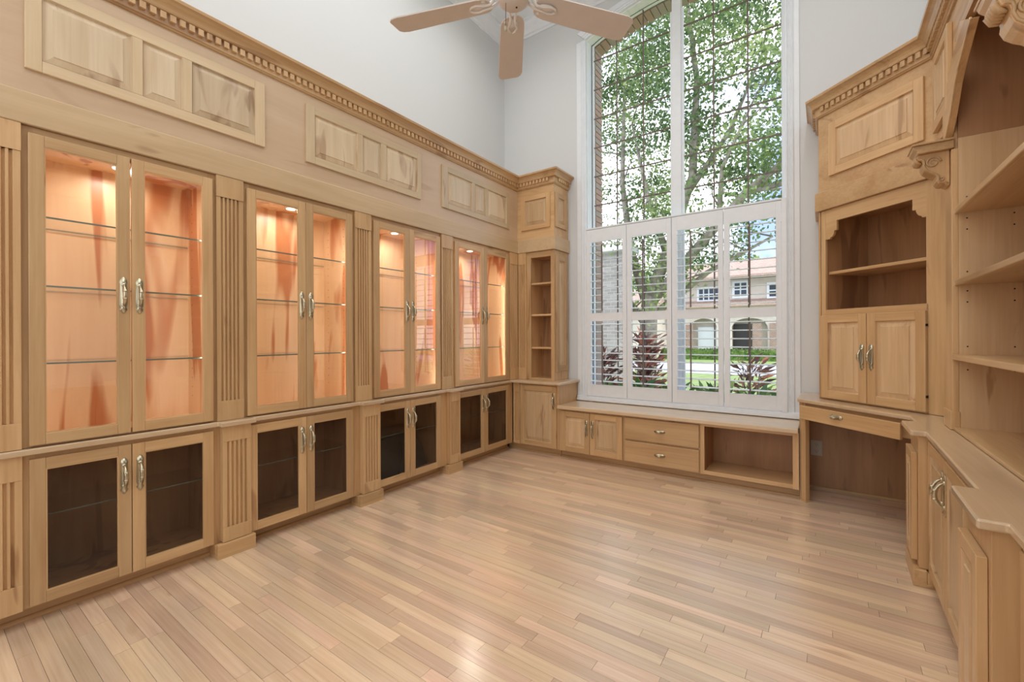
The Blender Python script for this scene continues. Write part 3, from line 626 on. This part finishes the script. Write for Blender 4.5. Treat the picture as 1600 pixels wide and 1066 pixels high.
# corbels
def corbel(yc, nm):
    t = root('corbel', (.516, yc, 2.235), RR, nm, 'corbel', 'carved scroll corbels on the right wall')
    b = MB()
    # cap (x along wall, -y to the room)
    b.box(-.085, .085, -.146, .012, -.010, 0, WX); b.prism([(.012, -.0105), (-.143, -.0105), (-.138, -.024), (-.126, -.036), (-.122, -.05), (.012, -.05)], -.074, .074, WX, 'yz'); b.build('cap', t, .002)
    pr = [(.0, -.05), (-.118, -.05), (-.124, -.062), (-.118, -.078), (-.104, -.084), (-.100, -.098), (-.102, -.115), (-.094, -.135), (-.078, -.150), (-.062, -.160), (-.050, -.172), (-.046, -.188), (-.048, -.200), (-.040, -.212), (-.028, -.216), (-.020, -.212), (-.014, -.222), (0, -.228)]
    b = MB(); b.prism(pr, -.048, .048, WZ, 'yz'); b.build('scroll_body', t, .003)
    inn = [(y*.93-.001, -.055+(z+.05)*.93) for y, z in pr[1:-1]]
    for xs in (-.050, .050):
        b = MB(); b.tube([(xs, y_, z_) for y_, z_ in [(p[0]+.006, p[1]+.003) for p in pr[3:-1]]], .005, WZ, 6)
        sp_ = []; 
        for k in range(26): a = R(k*26); r_ = .030*(1-k/30); sp_.append((xs, -.062+r_*math.cos(a), -.100+r_*math.sin(a)))
        b.tube(sp_, [.0055*(1-k/40) for k in range(26)], WZ, 6)
        sp_ = []
        for k in range(14): a = R(180+k*26); r_ = .014*(1-k/16); sp_.append((xs, -.030+r_*math.cos(a), -.188+r_*math.sin(a)))
        b.tube(sp_, .0035, WZ, 6); b.build('volute', t, smooth=True)
    b = MB()
    for k in range(5): b.tube([(-.032+.016*k, -.116, -.056), (-.032+.016*k, -.128, -.068), (-.032+.016*k, -.118, -.086), (-.032+.016*k, -.104, -.094)], [.006, .010, .010, .004], WZ, 6)
    b.build('leaf_carving', t, smooth=True)
corbel(3.145, 'carved scroll corbel with a moulded cap between the hutch and the bookcase'); corbel(1.815, 'carved scroll corbel hanging at the top right corner of the view')

# right base cabinets
FXR = .432
def rbase(y0, y1, pairs, nm):
    yc = (y0+y1)/2; t = root('base_cabinet', (sk(FXR, yc), yc, 0), RR-math.atan(SK), nm, 'cabinet', 'raised panel base cabinets on the right wall')
    L_ = lambda y: yc-y
    b = MB(); b.box(L_(y1), L_(y0), 0, .45, .075, .744, WZ); b.build('carcass', t)
    for (a, c, hh) in pairs: door(t, L_(a), L_(c), .083, .724, hx=L_(hh), hz=.585, w=.055)
    b = MB(); b.box(L_(y1), L_(y0), .062, .08, 0, .075, WX); b.prism([(.046, 0), (.048, .01), (.054, .016), (.062, .018), (.062, 0)], L_(y1), L_(y0), WX, 'yz'); b.build('toe_kick', t)
rbase(1.80, 3.10, [(2.955, 2.540, 2.568), (2.534, 2.119, 2.506)], 'base cabinet with two raised panel doors between the two right wall pilasters')
rbase(.50, 1.80, [(1.585, 1.17, 1.2), (1.164, .75, 1.135)], 'base cabinet with raised panel doors at the right edge of the view')
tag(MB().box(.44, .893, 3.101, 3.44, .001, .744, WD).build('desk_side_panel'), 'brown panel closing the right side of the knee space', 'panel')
def rpil(ya, yb, nm):
    t = root('base_pilaster', (sk(.377, (ya+yb)/2), (ya+yb)/2, 0), RR-math.atan(SK), nm, 'pilaster', 'panelled base pilasters on the right wall'); h = (yb-ya)/2
    b = MB(); b.box(-h, h, 0, .054, .085, .744, WZ); b.build('post', t, .002)
    fpanel(t, -h+.025, h-.028, .112, .655, [], w=.045, th=.024)
    p = MB().box(-h-.02, h+.02, -.022, .030, 0, .083, WX).box(-h-.02, h+.02, .030, .10, 0, .0735, WX).build('plinth', t, .004)
    MB().sweep([(0, 0), (.012, 0), (.011, .012), (.005, .019), (0, .021)], [(-h-.021, .10), (-h-.021, -.023), (h+.021, -.023), (h+.021, .10)], WX, -1).build('shoe_moulding', p)
rpil(2.962, 3.240, 'panelled base pilaster on a plinth at the right end of the desk'); rpil(1.655, 1.930, 'panelled base pilaster nearest the camera on the right')

# ------------------------------------------------------------------ things inside the third base cabinet
t = root('black_box', (-2.945, 2.285, .095), R(84), 'black flat box standing behind the left smoked glass door of the third base cabinet', 'box')
b = MB(); b.prism([(-.15, 0), (.16, 0), (.17, .35), (-.155, .29)], -.03, .03, BLACK, 'xz'); b.build('case', t, .006)
t = root('black_screen', (-2.96, 2.665, .095), R(96), 'black tilted screen leaning behind the right smoked glass door of the third base cabinet', 'screen')
b = MB(); b.prism([(-.165, 0), (.15, 0), (.08, .16), (-.10, .36), (-.165, .34)], -.02, .02, BLACK, 'xz'); b.build('case', t, .006)

# ------------------------------------------------------------------ ceiling fan
FC = (-1.153, 1.640); FZ = 2.79
t = root('ceiling_fan', (FC[0], FC[1], FZ), 0, 'five blade ceiling fan with pale wood blades and white arms, hanging above the room', 'fan')
MB().lathe([(.016, .20), (.016, CZ-FZ-.06)], (0, 0, 0), FANW, 12).build('downrod', t, smooth=True)
MB().lathe([(.02, CZ-FZ-.10), (.05, CZ-FZ-.08), (.075, CZ-FZ-.03), (.078, CZ-FZ-.001)], (0, 0, 0), FANW, 24).build('canopy', t, smooth=True)
MB().lathe([(.03, .21), (.09, .19), (.115, .15), (.12, .09), (.11, .05), (.085, .03), (.07, .02)], (0, 0, 0), FANW, 28).build('motor_housing', t, smooth=True)
MB().lathe([(.055, .045), (.070, .035), (.073, .010), (.066, -.014), (.045, -.030), (.012, -.035)], (0, 0, 0), FANB, 28).build('switch_housing', t, smooth=True)
b = MB(); b.tube([(-.018, -.035, -.025), (-.018, -.036, -.135)], .0012, DARK, 5); b.lathe([(.003, 0), (.007, -.004), (.007, -.02), (.003, -.026)], (-.018, -.036, -.135), NICK, 10); b.build('pull_chain', t)
MB().lathe([(.004, 0), (.004, -.003)], (.01, .01, -.0345), DARK, 10).build('screw', t)
def blade_mesh():
    b = MB(); o_ = []
    for x, w in ((.108, .020), (.112, .034), (.122, .046), (.14, .055), (.17, .060), (.40, .066), (.57, .070), (.598, .062), (.612, .045)): o_.append((x, w))
    pts = [(x, -w) for x, w in o_]+[(x, w) for x, w in o_[::-1]]
    b.prism(pts, -.003, .003, FANB, 'xy'); ob = b.build('blade', None); d_ = ob.data; bpy.data.objects.remove(ob); return d_
def arm_mesh():
    b = MB()
    for sg in (-1, 1):
        pts = [(.055, .006*sg, .030), (.085, .018*sg, .012), (.11, .010*sg, -.008), (.145, .012*sg, -.010), (.175, .022*sg, -.008), (.20, .016*sg, -.008), (.212, 0, -.008)]
        b.tube(pts, [.006, .007, .007, .006, .006, .006, .006], FANW, 7)
    b.lathe([(.012, 0), (.010, -.007), (.004, -.009)], (.135, .036, -.004), FANW, 12)
    pts = [(.135+.03*math.cos(R(k*18))*1.6+.03, .027*math.sin(R(k*18))) for k in range(20)]
    b.prism(pts, -.0075, -.0035, FANW, 'xy')
    ob = b.build('blade_arm', None, smooth=True); d_ = ob.data; bpy.data.objects.remove(ob); return d_
bm_, am_ = blade_mesh(), arm_mesh()
for a in (55.2, 127.2, 199.2, 271.2, 343.2):
    ar = bpy.data.objects.new('blade_arm', am_); COL.objects.link(ar); ar.parent = t; ar.rotation_euler = (0, 0, R(a))
    bl = bpy.data.objects.new('blade', bm_); COL.objects.link(bl); bl.parent = t; bl.rotation_euler = (R(-11), 0, R(a)); bl.matrix_basis = Matrix.Rotation(R(a), 4, 'Z') @ Matrix.Rotation(R(-11), 4, 'X')

# recessed downlights (row above the left cabinets is mirrored in the window glass)
k = 0
for x in (-2.46, .05):
    for yy in (3.49, 2.58, 1.70, .85):
        t = root('downlight', (x, yy, CZ), 0, 'round recessed ceiling downlight above the '+('left' if x < -1 else 'right')+' cabinets, '+{3.49: 'nearest the window wall', 2.58: 'second from the window wall', 1.70: 'third from the window wall', .85: 'farthest from the window wall'}[yy], 'downlight', 'recessed ceiling downlights')
        MB().lathe([(.062, -.001), (.062, -.008), (.080, -.006), (.084, -.001)], (0, 0, 0), FANW, 24).build('ring', t)
        MB().lathe([(.060, -.002), (.060, -.004)], (0, 0, 0), LAMPC, 20).build('lens', t)
        light('downlight_light', 'AREA', (0, 0, -.012), 2.6, (1, .95, .88), .11, parent=t, spread=R(130))

# ================================================================== OUTSIDE
GR = -.35
def pm(name, c1, c2, scale, rough=.9, det=5):
    m = bpy.data.materials.new(name); m.use_nodes = True; n = m.node_tree; b_ = n.nodes['Principled BSDF']; N = n.nodes.new; L = n.links.new
    t_ = N('ShaderNodeTexCoord'); z = N('ShaderNodeTexNoise'); z.inputs['Scale'].default_value = scale; z.inputs['Detail'].default_value = det; r_ = N('ShaderNodeValToRGB')
    r_.color_ramp.elements[0].position = .35; r_.color_ramp.elements[1].position = .65; r_.color_ramp.elements[0].color = s2l(c1); r_.color_ramp.elements[1].color = s2l(c2)
    L(t_.outputs['Object'], z.inputs['Vector']); L(z.outputs['Fac'], r_.inputs[0]); L(r_.outputs[0], b_.inputs['Base Color']); b_.inputs['Roughness'].default_value = rough; return m
def brickmat(name, c1, c2, cm_, scale, bw=.5, rh=.25):
    m = bpy.data.materials.new(name); m.use_nodes = True; n = m.node_tree; b_ = n.nodes['Principled BSDF']; N = n.nodes.new; L = n.links.new
    t_ = N('ShaderNodeTexCoord'); mp = N('ShaderNodeMapping'); mp.inputs['Rotation'].default_value = (R(90), 0, 0); k_ = N('ShaderNodeTexBrick'); k_.inputs['Scale'].default_value = scale
    k_.inputs['Color1'].default_value = s2l(c1); k_.inputs['Color2'].default_value = s2l(c2); k_.inputs['Mortar'].default_value = s2l(cm_); k_.inputs['Brick Width'].default_value = bw; k_.inputs['Row Height'].default_value = rh
    L(t_.outputs['Object'], mp.inputs[0]); L(mp.outputs[0], k_.inputs[0]); L(k_.outputs[0], b_.inputs['Base Color']); b_.inputs['Roughness'].default_value = .9; return m
GRASS = pm('lawn_grass', (124, 144, 84), (154, 170, 108), 3); STREET = pm('pale_concrete', (178, 178, 180), (196, 196, 198), 2); STUC = pm('cream_stucco', (214, 202, 192), (224, 214, 204), 1.5)
ROOF = brickmat('clay_roof_tiles', (190, 166, 152), (176, 150, 138), (150, 128, 118), 2.2); FBR = brickmat('far_brick', (160, 132, 118), (140, 112, 98), (190, 180, 170), 3.0)
WBR = brickmat('pale_wing_brick', (176, 168, 164), (150, 142, 138), (190, 186, 182), 3.2); BARK = pm('oak_bark', (132, 122, 112), (172, 162, 152), 9); HEDGE = pm('hedge_green', (78, 106, 48), (112, 138, 66), 6)
struct(MB().box(-60, 40, 4.75, 80, GR-.5, GR, GRASS).build('ground'))
st_ = MB().box(-60, 40, 19.6, 26.5, GR, GR+.015, STREET).build('street'); struct(st_)
# own wall exterior brick reveal
ro = root('brick_reveal', (0, 4.57, 0), 0, 'brick outer reveal and soldier course around the arched window', 'brickwork')
b = MB(); b.box(-2.32, -2.10, .0, .16, GR, 4.62, MORT); b.box(-.29, -.05, .0, .16, GR, 4.62, MORT)
n = 18
for i in range(n):
    xa, xb = XC-HW+2*HW*i/n, XC-HW+2*HW*(i+1)/n; b.prism([(xa, arch(xa)+.004), (xb, arch(xb)+.004), (xb, 5.0), (xa, 5.0)], .0, .16, MORT, 'xz')
b.box(-2.12, -.27, 0, .2, GR, .54, MORT); b.build('mortar_bed', ro)
bk = None
def brick(x0, x1, y0, y1, z0, z1, rz=0, c=None):
    o_ = MB().box(-.5, .5, -.5, .5, -.5, .5, random.choice((BRK, BRK, BRK2))).build('brick', ro) if False else None
bms = []
for m_ in (BRK, BRK2): q_ = MB().box(-.5, .5, -.5, .5, -.5, .5, m_).build('brick'); bms.append(q_.data); bpy.data.objects.remove(q_)
for i in range(26):
    tt = -1+2*(i+.5)/26; x = XC+(HW)*tt; z = arch(x)-.012+.045; sl = -(x-XC)/2.3
    o_ = bpy.data.objects.new('brick', bms[0 if random.random() < .65 else 1]); COL.objects.link(o_); o_.parent = ro; o_.location = (x, .085, z); o_.scale = (.062, .175, .10); o_.rotation_euler = (0, math.atan(-sl), 0)
z = .60; j = 0
while z < 4.48:
    for xs in (-2.10, -.29):
        o_ = bpy.data.objects.new('brick', bms[0 if random.random() < .5 else 1]); COL.objects.link(o_); o_.parent = ro; o_.location = (xs+(-.045 if xs < -1 else .045), .083, z); o_.scale = (.11, .17, .052)
    z += .0635; j += 1
# window sill outside
# house across the street
hs_ = root('house', (-4, 36, GR), 0, 'cream two storey house with clay tile roofs and arched porch across the street', 'house')
def hx(x): return x+4
def hz(z): return z-GR
b = MB(); b.box(hx(-9.4), hx(4), .6, 8, 0, hz(5.5), STUC); b.box(hx(-9.5), hx(4.1), -.35, .7, hz(3.3), hz(3.62), STUC)
# porch front with arches
def porch(x0, x1, a0, a1, zt, zs):
    b.box(hx(x0), hx(a0), -.3, 0, 0, hz(3.3), STUC); 
    nn = 12
    for i in range(nn):
        u0, u1 = -1+2*i/nn, -1+2*(i+1)/nn; c_ = (a0+a1)/2; w_ = (a1-a0)/2
        f0, f1 = zs+(zt-zs)*math.sqrt(max(0, 1-u0*u0)), zs+(zt-zs)*math.sqrt(max(0, 1-u1*u1))
        b.prism([(hx(c_+w_*u0), hz(f0)), (hx(c_+w_*u1), hz(f1)), (hx(c_+w_*u1), hz(3.3)), (hx(c_+w_*u0), hz(3.3))], -.3, 0, STUC, 'xz')
    b.box(hx(a1), hx(x1), -.3, 0, 0, hz(3.3), STUC)
porch(-9.4, -6.3, -8.5, -6.6, 2.55, 1.9); porch(-6.3, -3.0, -5.6, -3.3, 2.5, 1.9); porch(-3.0, 1.0, -2.4, -.2, 2.5, 1.9)
b.build('wall', hs_)
b = MB(); b.prism([(-.9, hz(5.45)), (-.9, hz(5.6)), (3.6, hz(7.35)), (8.5, hz(5.6)), (8.5, hz(5.45))], hx(-9.7), hx(4.6), ROOF, 'yz'); b.build('roof', hs_)
b = MB(); b.prism([(-.9, hz(3.35)), (-.9, hz(3.45)), (.6, hz(3.95)), (.6, hz(3.35))], hx(-9.6), hx(4.2), ROOF, 'yz'); b.build('porch_roof', hs_)
DKW = mat('dark_window_glass', (70, 78, 88), .15); DWD = mat('dark_door', (62, 58, 58), .5)
for (x0, x1, z0, z1) in ((-8.07, -6.57, 3.98, 4.9), (-5.56, -4.68, 4.15, 5.2), (-3.3, -2.3, 4.0, 4.95)):
    w_ = MB().box(hx(x0)-.12, hx(x1)+.12, .5, .6, hz(z0)-.12, hz(z1)+.12, TRIM).build('window', hs_)
    nx = 4 if x1-x0 > 1.2 else 2
    for i in range(nx):
        for jz in range(2):
            xa = hx(x0)+(x1-x0)*i/nx+.05; za = hz(z0)+(z1-z0)*jz/2+.05
            MB().box(xa, xa+(x1-x0)/nx-.1, .46, .5, za, za+(z1-z0)/2-.1, DKW).build('pane', w_)
MB().box(hx(-5.6), hx(-4.4), .4, .58, 0, hz(2.1), DWD).build('door', hs_)
MB().box(hx(-8.1), hx(-6.7), .4, .58, 0, hz(1.9), TRIM).build('garage_door', hs_)
for x in (-8.55, -3.95, -2.9): MB().box(hx(x)-.28, hx(x)+.28, -.42, -.32, 0, hz(2.1), FBR).build('brick_column', hs_)
h2 = root('house', (-13, 33, GR), 0, 'low cream house wing with tiled roofs behind the oak trunk', 'house')
b = MB(); b.box(-6, 2.6, 0, 6, 0, 3.6, STUC); b.build('wall', h2)
b = MB(); b.prism([(-.7, 3.5), (-.7, 3.65), (2.8, 5.3), (6.7, 3.6)], -6.5, 2.9, ROOF, 'yz'); b.build('roof', h2)
# near brick wing
wg = root('brick_wing', (-5.2, 9.2, GR), 0, 'pale brick wing wall seen through the leftmost shutter', 'wall')
MB().box(-3.4, 1.72, 0, .3, 0, 3.45, WBR).build('brick_face', wg); MB().box(-3.5, 1.80, -.1, .5, 3.45, 3.55, TRIM).build('coping', wg)

# foliage
def leafmat(name, cols, trans=.35):
    m = bpy.data.materials.new(name); m.use_nodes = True; n = m.node_tree; b_ = n.nodes['Principled BSDF']; N = n.nodes.new; L = n.links.new
    at = N('ShaderNodeAttribute'); at.attribute_name = 'tone'; r_ = N('ShaderNodeValToRGB')
    el = r_.color_ramp.elements
    for i, c in enumerate(cols):
        e = el[i] if i < 2 else el.new(i/(len(cols)-1))
        e.position = i/(len(cols)-1); e.color = s2l(c)
    L(at.outputs['Fac'], r_.inputs[0]); L(r_.outputs[0], b_.inputs['Base Color']); b_.inputs['Roughness'].default_value = .55
    tr = N('ShaderNodeBsdfTranslucent'); L(r_.outputs[0], tr.inputs[0]); mx = N('ShaderNodeMixShader'); mx.inputs[0].default_value = trans
    L(b_.outputs[0], mx.inputs[1]); L(tr.outputs[0], mx.inputs[2]); L(mx.outputs[0], n.nodes['Material Output'].inputs[0]); return m
LEAF = leafmat('oak_leaf', [(74, 98, 66), (118, 142, 88), (176, 190, 126)]); CORD = leafmat('cordyline_leaf', [(88, 68, 68), (120, 90, 84), (190, 118, 100)]); GRN = leafmat('garden_leaf', [(56, 86, 46), (92, 122, 64), (146, 162, 98)])
def leaves(name, parent, P, size, aspect, m, dirs=None, tone=None):
    n_ = len(P); a = rng.normal(size=(n_, 3)) if dirs is None else dirs; a /= np.linalg.norm(a, axis=1)[:, None]
    c = rng.normal(size=(n_, 3)); c -= (c*a).sum(1)[:, None]*a; c /= np.linalg.norm(c, axis=1)[:, None]
    s_ = size*rng.uniform(.7, 1.3, n_)[:, None]; w_ = s_*aspect
    V = np.stack([P-a*s_*.5, P+c*w_*.5, P+a*s_*.5, P-c*w_*.5], 1).reshape(-1, 3)
    F = np.arange(n_*4).reshape(-1, 4)
    me = bpy.data.meshes.new(name); me.vertices.add(len(V)); me.vertices.foreach_set('co', V.ravel()); me.loops.add(n_*4); me.loops.foreach_set('vertex_index', F.ravel())
    me.polygons.add(n_); me.polygons.foreach_set('loop_start', np.arange(n_)*4); me.polygons.foreach_set('loop_total', np.full(n_, 4)); me.update()
    me.materials.append(m); at = me.attributes.new('tone', 'FLOAT', 'FACE'); at.data.foreach_set('value', (rng.random(n_) if tone is None else tone).astype(np.float32))
    o_ = bpy.data.objects.new(name, me); COL.objects.link(o_); o_.parent = parent; return tag(o_, kind='stuff')
tr = root('oak_tree', (-3.3, 9.8, GR), 0, 'large spreading oak with grey limbs filling the upper window', 'tree')
lim = [[(0, 0, 0), (.05, 0, 1.2), (.1, .0, 2.5)], [(.1, 0, 2.4), (.6, -.1, 3.6), (1.0, .1, 5.0), (1.1, .1, 7.0), (.9, 0, 9)], [(.1, 0, 2.3), (1.1, -.3, 3.3), (2.1, -.5, 4.3), (3.2, -.7, 5.0), (4.6, -.7, 5.4)],
       [(.05, 0, 2.3), (-.4, .2, 3.6), (-.6, .2, 5.2), (-.5, .1, 7.5)], [(.5, -.1, 3.4), (.2, -.4, 4.6), (-.1, -.5, 6.2)], [(.9, 0, 4.6), (1.7, .2, 5.8), (2.3, .2, 7.2)], [(1.6, -.4, 3.8), (1.7, -.6, 4.8), (2.3, -.7, 6.0)], [(0, 0, 1.9), (-.9, .1, 3.0), (-1.7, .1, 3.8)],
       [(2.1, -.5, 4.3), (2.9, -.5, 4.35), (4.2, -.6, 4.2)], [(.1, 0, 2.0), (1.2, .6, 3.0), (2.4, 1.0, 3.7)]]
rad0 = [.23, .14, .12, .12, .08, .07, .06, .10, .06, .09]
b = MB()
for L_, r0 in zip(lim, rad0): m_ = len(L_); b.tube(L_, [r0*(1-.75*i/(m_-1)) if r0 < .2 else r0*(1-.25*i/(m_-1)) for i in range(m_)], BARK, 9)
tips = []
for L_ in lim[1:]:
    for i in range(len(L_)-1):
        for tt in (.3, .6, 1.0):
            p = np.array(L_[i])*(1-tt)+np.array(L_[i+1])*tt
            for r_ in range(1):
                dv = rng.normal(size=3); dv[2] = abs(dv[2])*.6; dv /= np.linalg.norm(dv); q_ = p+dv*rng.uniform(.6, 1.3); b.tube([tuple(p), tuple((p+q_)/2+rng.normal(size=3)*.08), tuple(q_)], [.022, .014, .006], BARK, 5); tips.append(q_)
b.build('trunk', tr, smooth=True)
cl = []
for q_ in tips: cl.append(q_)
for _ in range(470):
    p = np.array([rng.uniform(-3.6, 5.4), rng.uniform(-1.6, 1.8), rng.uniform(4.0, 11.5)])
    if p[2] < 6.0 and rng.random() < .5+.3*(p[0] < 1.2): continue
    cl.append(p)
cl = np.array(cl); per = 150
P = (cl[:, None, :]+rng.normal(size=(len(cl), per, 3))*np.array([.27, .27, .19])).reshape(-1, 3)
tn = np.clip(np.repeat(rng.random(len(cl)), per)*.6+rng.random(len(P))*.4, 0, 1)
leaves('foliage', tr, P, .095, .52, LEAF, tone=tn)
# background trees beyond the house
for i, (x, yy, h_, r_) in enumerate(((-17, 50, 8.6, 3.4), (-8, 52, 10.0, 3.8), (0, 52, 9.2, 3.6), (-27, 50, 9, 3.8))):
    t = root('background_tree', (x, yy, GR), 0, ['round tree beyond the left house wing', 'tall tree beyond the middle of the house roof', 'tree beyond the right end of the house', 'large tree far left of the houses'][i], 'tree')
    MB().tube([(0, 0, 0), (.1, 0, h_*.6)], [.3, .15], BARK, 7).build('trunk', t)
    d_ = rng.normal(size=(2600, 3)); d_ /= np.linalg.norm(d_, axis=1)[:, None]; P = d_*(rng.random((2600, 1))**.3)*np.array([r_, r_, h_*.35])+np.array([0, 0, h_*.72]); leaves('foliage', t, P, .42, .6, LEAF)
# hedge in front of the house
hd = root('clipped_hedge', (-5, 31, GR), 0, 'long clipped green hedge in front of the house across the street', 'hedge')
MB().box(-4.3, 3.4, 0, .9, 0, .62, HEDGE).build('hedge_core', hd); P = np.stack([rng.uniform(-4.35, 3.45, 5000), rng.uniform(-.08, .95, 5000), rng.uniform(.05, .72, 5000)], 1); leaves('foliage', hd, P, .14, .6, GRN)
# shrubs under the window
def rosette(n_, r_, h_, up=.5):
    st = []; dr = []
    for _ in range(n_):
        a = rng.uniform(0, 2*np.pi); e = rng.uniform(-.2, 1.2); d_ = np.array([math.cos(a)*math.cos(e), math.sin(a)*math.cos(e), math.sin(e)*up+.15]); dr.append(d_); zz = h_*rng.uniform(.3, 1); st.append(np.array([0, 0, zz])+d_*r_*rng.uniform(.35, .7))
    return np.array(st), np.array(dr)
sh = [(-2.55, 5.7, 1.05, CORD, 'reddish purple cordyline shrub behind the leftmost shutter', 420, .19), (-2.12, 6.3, 1.30, CORD, 'tall dark cordyline behind the second shutter', 520, .19), (-.72, 5.9, 1.0, CORD, 'slender cordyline with a pink tip behind the rightmost shutter', 240, .17),
      (-2.3, 5.35, .62, GRN, 'low leafy green shrub below the leftmost shutter', 260, .2), (-1.85, 5.4, .66, GRN, 'low leafy green shrub below the second shutter', 260, .2), (-1.40, 5.4, .62, GRN, 'low variegated green shrub left of the third shutter centre', 260, .2),
      (-1.0, 5.4, .64, GRN, 'low variegated green shrub right of the third shutter centre', 260, .2), (-.6, 5.4, .60, GRN, 'low green shrub left under the rightmost shutter', 240, .2), (-.25, 5.45, .6, GRN, 'low green shrub right under the rightmost shutter', 240, .2)]
for x, yy, h_, m_, lb, n_, ls in sh:
    t = root('garden_shrub', (x, yy, GR), 0, lb, 'shrub', 'garden shrubs under the window'); hh = h_-GR
    b = MB()
    for k in range(4): a = rng.uniform(0, 6.28); b.tube([(0, 0, 0), (.06*math.cos(a), .06*math.sin(a), hh*.5), (.13*math.cos(a), .13*math.sin(a), hh*.92)], [.012, .009, .005], BARK, 5)
    b.build('stem', t); S, D_ = rosette(n_, .34, hh*.93); S[:, :2] += rng.normal(size=(n_, 2))*.07; leaves('foliage', t, S, ls, .2 if m_ is CORD else .3, m_, dirs=D_)
